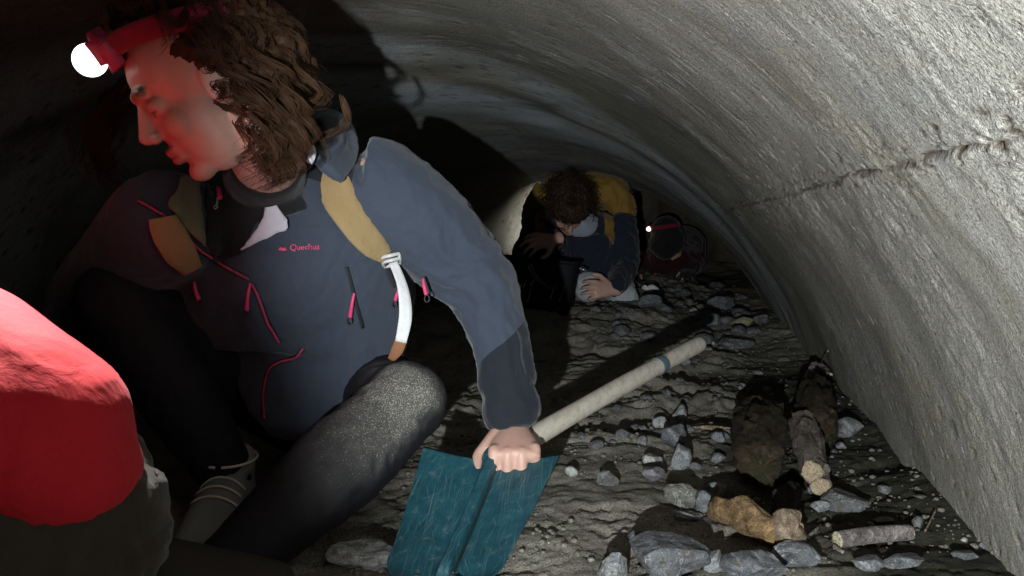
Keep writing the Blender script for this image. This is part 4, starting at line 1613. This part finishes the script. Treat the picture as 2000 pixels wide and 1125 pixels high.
    c = ramp(t, g, [(0.3, (0.40, 0.35, 0.28)), (0.6, (0.55, 0.50, 0.42))])
    c = mix(t, ramp(t, noise_n(t, 30, 5, 0.7, oc), [(0.62, 0.0), (0.85, 0.15)]), c, (0.30, 0.27, 0.23))
    t.links.new(c, b.inputs['Base Color'])
    b.inputs['Roughness'].default_value = 0.65
    bump(t, b, g, 0.3, 0.001)
    pts = []
    for k in range(9):
        f = k / 8
        q = S0.lerp(T1, 0.06 + 0.94 * f) + V(0, 0, 0.004 * math.sin(f * 3.1))
        pts.append((q, 0.0192 + 0.0006 * math.sin(k * 1.9), 0.0192))
    ho = link('handle', mesh_from(loft(pts, side=V(0, 0, 1), n=60, seg=24, dome=0.45)), m, SP)
    q = S0.lerp(T1, 0.745) + V(0, 0, 0.0031)
    link('tape', mesh_from(loft([(q - hd * 0.013, 0.0205, 0.0205), (q, 0.0210, 0.0210), (q + hd * 0.013, 0.0205, 0.0205)], side=V(0, 0, 1), seg=24, dome=0.05)), simple('grey_tape', (0.10, 0.13, 0.15), 0.5, 0.2, 60), ho)


build_spade()


# ------------------------------------------------------------------ the person in the red jacket at the edge
def build_red():
    W = thing('person', 'person in a red jacket and brown trousers bending over at the picture edge', 'person', 'people crouching in the tunnel')
    pts = [P(118, 945, 0.78), P(80, 880, 0.78), P(-70, 810, 0.78), P(-250, 715, 0.80), P(-370, 645, 0.82)]
    F, S, U = frame((-0.9, 0.3, -0.3))
    hc = P(-560, 560, 0.84)
    sh, at = head_shells(hc, F, S, U)
    sh.append(loft([(p, 0.075, 0.075) for p in pts] + [(at(-0.03, 0, -0.06), 0.055, 0.055)], side=V(0, 1, 0)))
    arms = []
    for s in (-1, 1):
        a = pts[3] + V(-0.02, 0.13 * s + 0.02, 0)
        e = a + V(-0.12, 0.05 * s, -0.22)
        w = e + V(-0.20, 0.0, -0.10)
        arms.append((a, e, w))
        sh.append(loft([(a, 0.05, 0.05), (e, 0.04, 0.04), (w, 0.027, 0.022)]))
        sh += hand_shells(w, (-1, 0, -0.2), (0, -s, 0.2))
    hip = P(95, 1010, 0.80)
    legs = []
    for s in (-1, 1):
        h = hip + V(0, 0.075 * s, 0)
        k = h + V(-0.34, 0.06 * s, -0.10)
        a = k + V(0.36, 0.02 * s, -0.035)
        legs.append((h, k, a))
        sh.append(loft([(h, 0.07, 0.07), (k, 0.05, 0.05)]))
        sh.append(loft([(k, 0.045, 0.045), (a, 0.035, 0.035), (a + V(0.12, 0, -0.02), 0.03, 0.025)]))
    finish_body(fuse(sh, 0.008, 3), M_SKIN, W)
    js = [loft([(P(150, 985, 0.785), 0.075, 0.058), (P(128, 930, 0.78), 0.10, 0.072), (P(70, 868, 0.78), 0.125, 0.094), (P(-70, 800, 0.78), 0.15, 0.105), (P(-250, 715, 0.80), 0.17, 0.115), (P(-400, 640, 0.82), 0.10, 0.08)], side=V(0, 1, 0), n=40, seg=30)]
    for a, e, w in arms:
        js.append(loft([(a, 0.08, 0.08), (e, 0.065, 0.065), (w, 0.045, 0.045)]))
    jm = fuse(js, 0.007, 5)
    wrinkle(jm, 0.006, 4.0, 501, (1, 1, 1.3))
    M_R = cloth('red_fleece', (0.52, 0.012, 0.022), sheen=0.05)
    link('jacket', jm, M_R, W)
    ts = [ball(P(95, 1050, 0.80), (0.115, 0.14, 0.115))]
    for h, k, a in legs:
        ts.append(loft([(h, 0.095, 0.095), (h.lerp(k, 0.5), 0.085, 0.085), (k, 0.065, 0.065)]))
        ts.append(loft([(k, 0.062, 0.062), (k.lerp(a, 0.4), 0.062, 0.062), (a, 0.05, 0.05)]))
    tm = fuse(ts, 0.008, 4)
    wrinkle(tm, 0.012, 10, 507)
    link('trousers', tm, cloth('brown_cord', (0.035, 0.026, 0.017)), W)
    M_B = simple('dark_boot', (0.03, 0.025, 0.02), 0.7)
    for h, k, a in legs:
        b = fuse([loft([(a, 0.052, 0.052), (a + V(0.07, 0, -0.01), 0.050, 0.046), (a + V(0.14, 0, -0.02), 0.046, 0.042), (a + V(0.17, 0, -0.02), 0.038, 0.036)])], 0.008, 3)
        link('boot', b, M_B, W)
    rng = random.Random(3)
    M_H = hair_mat('dark_hair', (0.05, 0.03, 0.015))
    R = Matrix((F, S, U)).transposed()
    hm = fuse([ball(at(-0.02, 0, 0.036), (0.10, 0.083, 0.090), R)], 0.008, 3)
    wrinkle(hm, 0.01, 30, 509)
    link('hair', hm, M_H, W)


build_red()


# ------------------------------------------------------------------ the person with the yellow pack
def build_far_digger():
    W = thing('person', 'person in a navy jacket bent over a black tub, yellow pack on the back', 'person', 'people crouching in the tunnel')
    F, S, U = frame((0.08, -0.36, -0.93), (0, -0.5, 1))
    hc = P(1110, 405, 3.62)
    sh, at = head_shells(hc, F, S, U, 1.02)
    chest, pel = P(1130, 470, 3.92), P(1150, 520, 4.25)
    sh.append(loft([(pel, 0.13, 0.10), (chest, 0.15, 0.10), (P(1128, 445, 3.80), 0.09, 0.08), (at(-0.03, 0, -0.05), 0.055, 0.055)], side=V(1, 0, 0)))
    aL = (P(1055, 446, 3.86), P(1028, 500, 3.82), P(1084, 466, 3.60))
    aR = (P(1212, 442, 3.86), P(1222, 520, 3.74), P(1200, 562, 3.58))
    for a, e, w in (aL, aR):
        sh.append(loft([(a, 0.055, 0.055), (e, 0.042, 0.042), (w, 0.028, 0.023)]))
    sh += hand_shells(P(1082, 466, 3.585), (-0.88, -0.35, -0.12), (0.1, -0.5, -0.6), curl=(22, 30, 22), k=1.12, spread=0.30)
    sh += hand_shells(P(1196, 566, 3.565), (-0.95, -0.25, 0.05), (-0.1, 0.3, 0.95), curl=(25, 35, 25), k=1.05, spread=0.18)
    legs = []
    for s in (-1, 1):
        h = pel + V(0.09 * s, 0, 0)
        k = P(1158 + 62 * s if s > 0 else 1152, 562 if s < 0 else 585, 3.74 if s < 0 else 3.85)
        a = V(k.x + 0.03 * s, k.y + 0.40, 0.15)
        legs.append((h, k, a))
        sh.append(loft([(h, 0.07, 0.07), (k, 0.05, 0.05)]))
        sh.append(loft([(k, 0.045, 0.045), (a, 0.035, 0.035), (a + V(0, 0.12, 0), 0.03, 0.03)]))
    finish_body(fuse(sh, 0.006, 3), M_SKIN, W, [(at(0.095, q, -0.062), 0.012) for q in (-0.012, 0.012)], [(at(0.09, q, 0.03), 0.008) for q in (-0.04, -0.03, -0.02, 0.02, 0.03, 0.04)])
    js = [loft([(P(1150, 505, 4.20), 0.18, 0.13), (P(1138, 470, 4.0), 0.20, 0.14), (P(1132, 452, 3.86), 0.19, 0.12), (P(1128, 440, 3.78), 0.10, 0.085)], side=V(1, 0, 0), n=30, seg=28)]
    js.append(loft([(P(1150, 470, 3.74), 0.10, 0.06), (P(1150, 505, 3.76), 0.11, 0.05), (P(1158, 545, 3.84), 0.09, 0.05)], side=V(1, 0, 0)))
    for a, e, w in (aL, aR):
        js.append(loft([(a, 0.085, 0.085), (a.lerp(e, 0.5), 0.075, 0.075), (e, 0.064, 0.064), (w, 0.046, 0.046)]))
    jm = fuse(js, 0.008, 5)
    wrinkle(jm, 0.014, 9, 521)
    jo = link('jacket', jm, cloth('navy_shell', (0.011, 0.015, 0.027)), W)
    link('collar', fuse([loft([(P(1118, 452, 3.66), 0.012, 0.03), (P(1145, 442, 3.64), 0.014, 0.05), (P(1153, 420, 3.68), 0.012, 0.045)], side=V(0, 1, 0.3), n=16)], 0.006, 2), cloth('pale_collar', (0.25, 0.27, 0.32)), jo)
    ts = [ball(P(1150, 525, 4.22), (0.17, 0.13, 0.13))]
    for h, k, a in legs:
        ts.append(loft([(h, 0.095, 0.095), (h.lerp(k, 0.5), 0.088, 0.088), (k, 0.072, 0.072)]))
        ts.append(loft([(k, 0.068, 0.068), (a, 0.05, 0.05)]))
    tm = fuse(ts, 0.009, 4)
    wrinkle(tm, 0.010, 9, 523)
    link('trousers', tm, cloth('pale_trousers', (0.46, 0.48, 0.50)), W)
    for h, k, a in legs:
        b = fuse([loft([(a, 0.045, 0.045), (a + V(0, 0.08, -0.01), 0.045, 0.045), (a + V(0, 0.12, -0.04), 0.04, 0.05)])], 0.01, 3)
        link('boot', b, simple('brown_boot', (0.05, 0.03, 0.02)), W)
    rng = random.Random(21)
    M_H = hair_mat('dark_curly_hair', (0.026, 0.014, 0.008))
    R = Matrix((F, S, U)).transposed()
    hm = fuse([ball(at(-0.020, 0, 0.042), (0.112, 0.098, 0.104), R), ball(at(0.03, 0, 0.075), (0.075, 0.085, 0.055), R), ball(at(-0.05, 0, -0.01), (0.08, 0.088, 0.08), R)], 0.007, 3)
    wrinkle(hm, 0.020, 28, 531)
    ho = link('hair', hm, M_H, W)
    v, f = hair_on_head(at, F, S, U, 420, (0.05, 0.10), rng, lambda v: not (v[0] > 0.45 and v[2] < 0.45) and v[2] > -0.6, rad=0.010, turns=2.0, grav=0.25, back=0.2, thick=0.0022)
    mesh_obj('curls', v, f, M_H, ho)
    # yellow pack
    Pk = thing('backpack', 'mustard yellow backpack on the person bent over the black tub', 'backpack')
    M_Y = cloth('mustard_nylon', (0.22, 0.125, 0.018), rough=0.7)
    pm = fuse([loft([(P(1140, 372, 3.98), 0.20, 0.075), (P(1140, 378, 4.12), 0.235, 0.105), (P(1140, 425, 4.35), 0.23, 0.12)], side=V(1, 0, 0), n=24, seg=28, sq=2.8),
               loft([(P(1200, 372, 4.0), 0.07, 0.06), (P(1216, 410, 4.0), 0.07, 0.07), (P(1214, 440, 4.02), 0.05, 0.06)]),
               loft([(P(1066, 372, 4.0), 0.06, 0.05), (P(1042, 410, 4.02), 0.055, 0.06), (P(1034, 440, 4.04), 0.04, 0.05)])], 0.01, 4)
    wrinkle(pm, 0.018, 10, 541)
    link('pack_body', pm, M_Y, Pk)
    JB2 = bvh_of(jm)
    for path in ([(1176, 395), (1188, 430), (1190, 470)], [(1062, 400), (1052, 430), (1056, 452)]):
        try:
            link('shoulder_strap', mesh_from(ribbon(JB2, path, 0.05, 0.008, 0.006, 24)), M_Y, Pk)
        except Exception:
            pass


build_far_digger()


# ------------------------------------------------------------------ the crawling figure in the dark with a lit lamp
def build_crawler():
    W = thing('person', 'person in dark red crawling in the black end of the tunnel', 'person', 'people crouching in the tunnel')
    F, S, U = frame((-0.85, -0.35, -0.40))
    hc = P(1299, 462, 5.30)
    sh, at = head_shells(hc, F, S, U)
    chest, pel = P(1305, 510, 5.5), V(1.30, 6.0, 0.32)
    sh.append(loft([(pel, 0.12, 0.10), (chest, 0.14, 0.10), (at(-0.03, 0, -0.05), 0.055, 0.055)], side=V(1, 0.3, 0)))
    js = [loft([(pel, 0.16, 0.13), (chest, 0.18, 0.13), (P(1292, 496, 5.36), 0.09, 0.08)], side=V(1, 0.3, 0))]
    ts = [ball(pel, (0.16, 0.14, 0.13))]
    gloves_shade_standin = []
    for s in (-1, 1):
        a = chest + V(0.17 * s, -0.02, 0)
        w = V(a.x + 0.02 * s - 0.08, a.y - 0.14, 0.15)
        sh.append(loft([(a, 0.05, 0.05), (a.lerp(w, 0.5) + V(0.03 * s, 0.04, 0), 0.04, 0.04), (w, 0.03, 0.025)]))
        sh += hand_shells(w, (-0.3, -1, -0.3), (-s, 0.2, 0), curl=(15, 20, 15))
        gloves_shade_standin.append(hand_shells(w + V(0.003, 0.012, 0), (-0.3, -1, -0.3), (-s, 0.2, 0), curl=(15, 20, 15), k=1.28))
        js.append(loft([(a, 0.08, 0.08), (a.lerp(w, 0.5) + V(0.03 * s, 0.04, 0), 0.065, 0.065), (w, 0.045, 0.045)]))
        h = pel + V(0.08 * s, 0, 0)
        k = V(h.x, h.y - 0.12, 0.16)
        an = k + V(0.05, 0.4, 0)
        for L in (sh, ts):
            e = 0.02 if L is ts else 0
            L.append(loft([(h, 0.075 + e, 0.075 + e), (k, 0.05 + e, 0.05 + e)]))
            L.append(loft([(k, 0.047 + e, 0.047 + e), (an, 0.035 + e * 0.5, 0.035 + e * 0.5)]))
    finish_body(fuse(sh, 0.008, 3), M_SKIN, W)
    for gl in gloves_shade_standin:  # black covers added over the hands, standing in for deep shade
        link('glove_shade_standin', fuse(gl, 0.007, 2), cloth('black_glove_shade_standin', (0.014, 0.013, 0.015)), W)
    jm = fuse(js, 0.01, 4)
    wrinkle(jm, 0.012, 9, 551)
    link('jacket', jm, cloth('dark_red_shell', (0.03, 0.004, 0.006)), W)
    link('trousers', fuse(ts, 0.012, 3), cloth('black_trousers', (0.015, 0.015, 0.018)), W)
    R = Matrix((F, S, U)).transposed()
    hm = fuse([ball(at(-0.02, 0, 0.036), (0.108, 0.090, 0.098), R), ball(at(-0.03, 0, -0.035), (0.095, 0.106, 0.108), R), ball(at(0.03, 0, -0.095), (0.075, 0.074, 0.055), R), ball(at(0.040, 0, -0.030), (0.092, 0.082, 0.090), R)], 0.008, 3)
    wrinkle(hm, 0.006, 20, 553)
    link('hood_shade_standin', hm, cloth('black_hood_shade_standin', (0.012, 0.011, 0.013)), W)  # added black hood that darkens head and face in place of shade
    headlamp(at, F, S, U, 'small lit head torch shining far back in the dark end of the tunnel', 60.0, tuple(P(1005, 430, 5.6)), 82.0, 0.85, (1.0, 0.93, 0.78), 3.0)


build_crawler()


# ------------------------------------------------------------------ black tub
def build_tub():
    T = thing('tub', 'black plastic tub standing in front of the person with the yellow pack', 'tub')
    M_T = simple('black_polythene', (0.008, 0.009, 0.010), 0.7, 0.3, 12, 0.001, spec=0.12)
    g = on_ground(1048, 592)
    c = V(P(1048, 590, 3.5).x, 3.5, 0.0)
    z0 = float(soil_h(np.array([c.x]), np.array([c.y]))[0]) - 0.01
    hw, hd, H = 0.178, 0.11, 0.235
    rz = Matrix.Rotation(math.radians(-8), 3, 'Z') @ Matrix.Rotation(math.radians(3), 3, 'Y')

    def sec(z, k, inset):
        out = []
        for i in range(48):
            a = 2 * math.pi * i / 48
            ca, sa = math.cos(a), math.sin(a)
            ca = math.copysign(abs(ca) ** 0.35, ca)
            sa = math.copysign(abs(sa) ** 0.35, sa)
            out.append(tuple(rz @ V(ca * (hw * k - inset), sa * (hd * k - inset), z) + V(c.x, c.y, z0)))
        return out
    rows = [sec(0, 0.80, 0.02), sec(0.0, 0.82, 0), sec(0.02, 0.86, 0), sec(H * 0.5, 0.93, 0), sec(H * 0.9, 1.0, 0), sec(H - 0.022, 1.0, 0), sec(H, 1.0, 0), sec(H, 0.97, 0), sec(H * 0.5, 0.90, 0), sec(0.012, 0.82, 0.004), sec(0.012, 0.7, 0.02)]
    vs = [v for r in rows for v in r]
    fs = []
    for i in range(len(rows) - 1):
        for j in range(48):
            k = (j + 1) % 48
            fs.append((i * 48 + j, i * 48 + k, i * 48 + 48 + k, i * 48 + 48 + j))
    fs.append(tuple(range(48))[::-1])
    fs.append(tuple(range((len(rows) - 1) * 48, len(rows) * 48)))
    link('tub_shell', mesh_from((vs, fs)), M_T, T)
    rim = [V(*p) for p in sec(H - 0.008, 1.03, 0)]
    link('rim', mesh_from(tube(rim + [rim[0]], 0.009, 8, n=97)), M_T, T)
    a = rz @ V(hw * 1.03, -0.045, H * 0.86) + V(c.x, c.y, z0)
    b = rz @ V(hw * 1.03, 0.045, H * 0.86) + V(c.x, c.y, z0)
    link('handle', mesh_from(tube([a, a + V(0.025, 0, -0.01), b + V(0.025, 0, -0.01), b], 0.006, 8)), simple('steel_handle', (0.4, 0.4, 0.4), 0.35, 0.1, 40, metal=0.8), T)
    # dry stalks leaning on its front
    paths = []
    for p in ([(1032, 520), (1045, 542), (1076, 566)], [(1036, 515), (1050, 540), (1080, 568)], [(1022, 562), (1030, 545)], [(1036, 556), (1048, 540)], [(1030, 590), (1040, 555)], [(1074, 585), (1086, 553)], [(1092, 590), (1104, 558)], [(1012, 566), (1022, 553)]):
        paths.append(crom([np.array(P(x, y, 3.335 + 0.0004 * (y - 510))) for x, y in p], 12))
    v, f = strands(paths, 0.0022)
    o = mesh_obj('dry_stalks', v, f, simple('dry_straw', (0.45, 0.43, 0.35), 0.8))
    tag(o, 'dry pale grass stalks against the front of the black tub', 'grass', kind='stuff')


build_tub()


# ------------------------------------------------------------------ wood on the floor
def bark_mat(name, bark, wood, moss=0.0, endattr=True):
    m, t, b = mat(name)
    oc = objco(t)
    g = noise_n(t, 48, 6, 0.75, oc, 0.8)
    c = ramp(t, g, [(0.36, tuple(x * 0.4 for x in bark)), (0.52, bark), (0.68, tuple(min(1, x * 1.9) for x in bark))])
    if moss:
        c = mix(t, ramp(t, noise_n(t, 16, 5, 0.7, oc), [(0.48, 0.0), (0.62, moss)]), c, (0.028, 0.031, 0.012))
        c = mix(t, ramp(t, noise_n(t, 30, 5, 0.7, oc, 0.4), [(0.63, 0.0), (0.72, 0.8)]), c, (0.20, 0.13, 0.035))
    w = ramp(t, noise_n(t, 60, 5, 0.7, oc, 1.0), [(0.3, tuple(x * 0.55 for x in wood)), (0.6, wood)])
    c = mix(t, math_n(t, 'GREATER_THAN', attr(t, 'cut'), 0.5), c, w)
    c = grain(t, c, oc, ((500, 0.5),))
    t.links.new(c, b.inputs['Base Color'])
    b.inputs['Roughness'].default_value = 0.85
    b.inputs['Specular IOR Level'].default_value = 0.2
    bump(t, b, noise_n(t, 75, 6, 0.75, oc, 0.4), 1.0, 0.010)
    return m


def log_thing(name, label, cat, pts, radii, m, seed, rough=0.012, seg=64, n=90, scale=22, knots=0, flat=None, mossy=False, group='pieces of wood on the floor'):
    pts = [Vector(p) for p in pts]
    v, f = loft([(p, r, r * (flat or 1)) for p, r in zip(pts, radii)], n=n, seg=seg, dome=0.75 if mossy else 0.15)
    me = mesh_from((v, f))
    c = coords(me)
    nn = normals(me)
    ax = np.array((pts[-1] - pts[0]).normalized())
    al = (c - np.array(pts[0])) @ ax
    L = (pts[-1] - pts[0]).length
    cut = ((al < 0.001) | (al > L - 0.001)).astype(float) * (0.0 if mossy else 1.0)
    q = c - np.outer(al * 0.88, ax)
    d = rough * (fbm(q[:, 0] * scale, q[:, 1] * scale, q[:, 2] * scale, 4, seed) + 0.4 * (1 - np.abs(fbm(q[:, 0] * scale * 1.6, q[:, 1] * scale * 1.6, q[:, 2] * scale * 1.6, 2, seed + 9)) * 4))
    d = d + rough * 0.30 * fbm(q[:, 0] * scale * 4, q[:, 1] * scale * 4, q[:, 2] * scale * 4, 3, seed + 21, 0.6)
    rr = random.Random(seed)
    for _ in range(knots):
        k = c[rr.randrange(len(c))]
        d = d + 0.010 * np.exp(-(np.linalg.norm(c - k, axis=1) / 0.014) ** 2)
    c = c + nn * (d * (1 - 0.75 * cut))[:, None]
    set_coords(me, c)
    add_attr(me, 'cut', cut)
    o = link(name, me, m)
    ctr = c.mean(0)
    set_coords(me, c - ctr)
    o.location = ctr
    return tag(o, label, cat, group)


def gp(px, py, lift=0.0):
    g = on_ground(px, py)
    g.z += lift
    return g


def build_wood():
    M_MOSS = bark_mat('mossy_bark', (0.045, 0.032, 0.018), (0.12, 0.09, 0.05), 0.75)
    M_GREYW = bark_mat('weathered_wood', (0.20, 0.165, 0.14), (0.46, 0.36, 0.24))
    M_ORNG = bark_mat('orange_rotten_wood', (0.21, 0.132, 0.065), (0.34, 0.22, 0.10))
    M_ROOT = bark_mat('root_wood', (0.26, 0.19, 0.13), (0.35, 0.27, 0.19))
    M_DKBR = bark_mat('black_rotten_branch', (0.03, 0.027, 0.022), (0.06, 0.05, 0.04))
    M_STK = bark_mat('smooth_branch', (0.24, 0.205, 0.19), (0.60, 0.55, 0.36))
    a, b = gp(1487, 938), gp(1481, 838)
    a.z = b.z = 0.035
    log_thing('log', 'thick dark mossy log lying beside the split grey log', 'log', [a, a.lerp(b, 0.5) + V(0, 0, 0.006), b], [0.040, 0.050, 0.042], M_MOSS, 601, 0.014, knots=4, mossy=True)
    a, b = gp(1585, 965), gp(1568, 868)
    a.z, b.z = 0.040, 0.048
    log_thing('split_log', 'split grey-brown log with a pale broken end pointing to the camera', 'log', [a, a.lerp(b, 0.5), b], [0.018, 0.029, 0.027], M_GREYW, 607, 0.010, knots=3)
    a2 = a + V(0.012, -0.01, 0.0)
    log_thing('wood_splinter', 'pale splintered stub at the near end of the split grey log', 'wood', [gp(1601, 968, 0.028), gp(1588, 938, 0.034), gp(1582, 915, 0.03)], [0.0165, 0.017, 0.012], M_GREYW, 609, 0.010, seg=24, n=26)
    a, b = gp(1598, 868), gp(1598, 800)
    a.z, b.z = 0.045, 0.05
    log_thing('log', 'dark mossy log behind the split grey log near the wall', 'log', [a, a.lerp(b, 0.5), b], [0.034, 0.042, 0.038], M_MOSS, 613, 0.013, knots=3, mossy=True)
    log_thing('wood_chip', 'pale curved wood chip on soil behind the mossy logs', 'wood', [gp(1575, 764, 0.03), gp(1597, 752, 0.045), gp(1620, 768, 0.03)], [0.010, 0.018, 0.008], M_STK, 617, 0.006, seg=20, n=24, flat=0.5)
    a, b = gp(1512, 1046, 0.012), gp(1547, 960, 0.02)
    log_thing('rotten_branch', 'black rotten branch between the orange wood and the logs', 'branch', [a, a.lerp(b, 0.5) + V(0.004, 0, 0.004), b], [0.014, 0.019, 0.017], M_DKBR, 619, 0.012, seg=28, n=46, scale=34, knots=4)
    a, b = gp(1398, 1022, 0.026), gp(1508, 1076, 0.028)
    log_thing('wood_chunk', 'bright orange-tan chunk of rotten wood behind the veined slab', 'wood', [a, a.lerp(b, 0.35) + V(0, 0.004, 0.010), a.lerp(b, 0.7) + V(0, 0, 0.008), b], [0.011, 0.020, 0.022, 0.015], M_ORNG, 623, 0.009, knots=3, flat=0.8)
    a, b = gp(1524, 1078, 0.028), gp(1560, 1070, 0.032)
    log_thing('root_chunk', 'small knobbly root chunk on top of the rounded blue-grey stone', 'wood', [a, a.lerp(b, 0.5) + V(0, 0, 0.004), b], [0.015, 0.017, 0.010], M_ROOT, 627, 0.012, seg=30, n=30, scale=40, knots=6)
    a, b = gp(1634, 1074, 0.0125), gp(1776, 1056, 0.0125)
    log_thing('cut_stick', 'straight smooth cut stick with pale ends near the wall foot', 'stick', [a, a.lerp(b, 0.5) + V(0, 0, 0.002), b], [0.0115, 0.0115, 0.0110], M_STK, 631, 0.0012, seg=28, n=60, knots=0)
    log_thing('twig', 'thin brown twig lying left of the thick mossy log', 'twig', [gp(1345, 838, 0.006), gp(1390, 845, 0.008), gp(1434, 850, 0.010)], [0.003, 0.006, 0.007], M_ROOT, 637, 0.004, seg=14, n=30)
    log_thing('twig', 'tiny straw-like twig right of the bottom of the spade blade', 'twig', [gp(1072, 1062, 0.004), gp(1086, 1044, 0.004)], [0.0015, 0.0015], M_STK, 641, 0.0005, seg=8, n=10)
    log_thing('twig', 'short white splinter beside the knobbly root chunk', 'twig', [gp(1577, 1057, 0.008), gp(1597, 1042, 0.010)], [0.003, 0.002], M_STK, 643, 0.0008, seg=10, n=12)
    log_thing('twig', 'thin dry twig at the right end of the cut stick', 'twig', [gp(1806, 1054, 0.005), gp(1826, 1030, 0.012)], [0.0015, 0.001], M_ROOT, 647, 0.0005, seg=8, n=10)
    log_thing('twig', 'small pale wood sliver below the left end of the cut stick', 'twig', [gp(1629, 1080, 0.006), gp(1646, 1088, 0.006)], [0.003, 0.0025], M_STK, 649, 0.001, seg=10, n=12)
    log_thing('twig', 'pale sliver of wood in the corner at the wall foot', 'twig', [gp(1975, 1090, 0.008), gp(2004, 1108, 0.008)], [0.004, 0.003], M_STK, 651, 0.001, seg=10, n=12)
    # straw stuck in the wall
    TB = bvh_of(tunnel.data)
    p, n = hit(TB, 1620, 684, 0.004)
    q, n2 = hit(TB, 1612, 716, 0.016)
    log_thing('straw', 'single pale straw sticking out of the wall plaster', 'straw', [p, p.lerp(q, 0.5) + V(-0.004, 0, 0), q], [0.0016, 0.0014, 0.001], M_STK, 653, 0.0003, seg=8, n=14, group=None)
    # scrap of paper
    c = P(1270, 564, 4.3)
    vs, fs = [], []
    for i in range(15):
        for j in range(8):
            u, v = i / 14 - 0.5, j / 7 - 0.5
            zz = 0.010 * math.sin(u * 9 + v * 3) + 0.012 * math.sin(v * 6 + u * 4)
            vs.append((c.x + u * 0.09, c.y + v * 0.05, c.z + zz))
    for i in range(14):
        for j in range(7):
            fs.append((i * 8 + j, i * 8 + j + 1, i * 8 + j + 9, i * 8 + j + 8))
    me = mesh_from((vs, fs))
    bm = bmesh.new()
    bm.from_mesh(me)
    bmesh.ops.solidify(bm, geom=list(bm.faces), thickness=0.0015)
    bm.to_mesh(me)
    bm.free()
    o = link('paper_scrap', me, simple('white_paper', (0.75, 0.75, 0.75), 0.8, 0.08))
    tag(o, 'crumpled scrap of white paper lying on a bluish stone far back', 'paper')


build_wood()
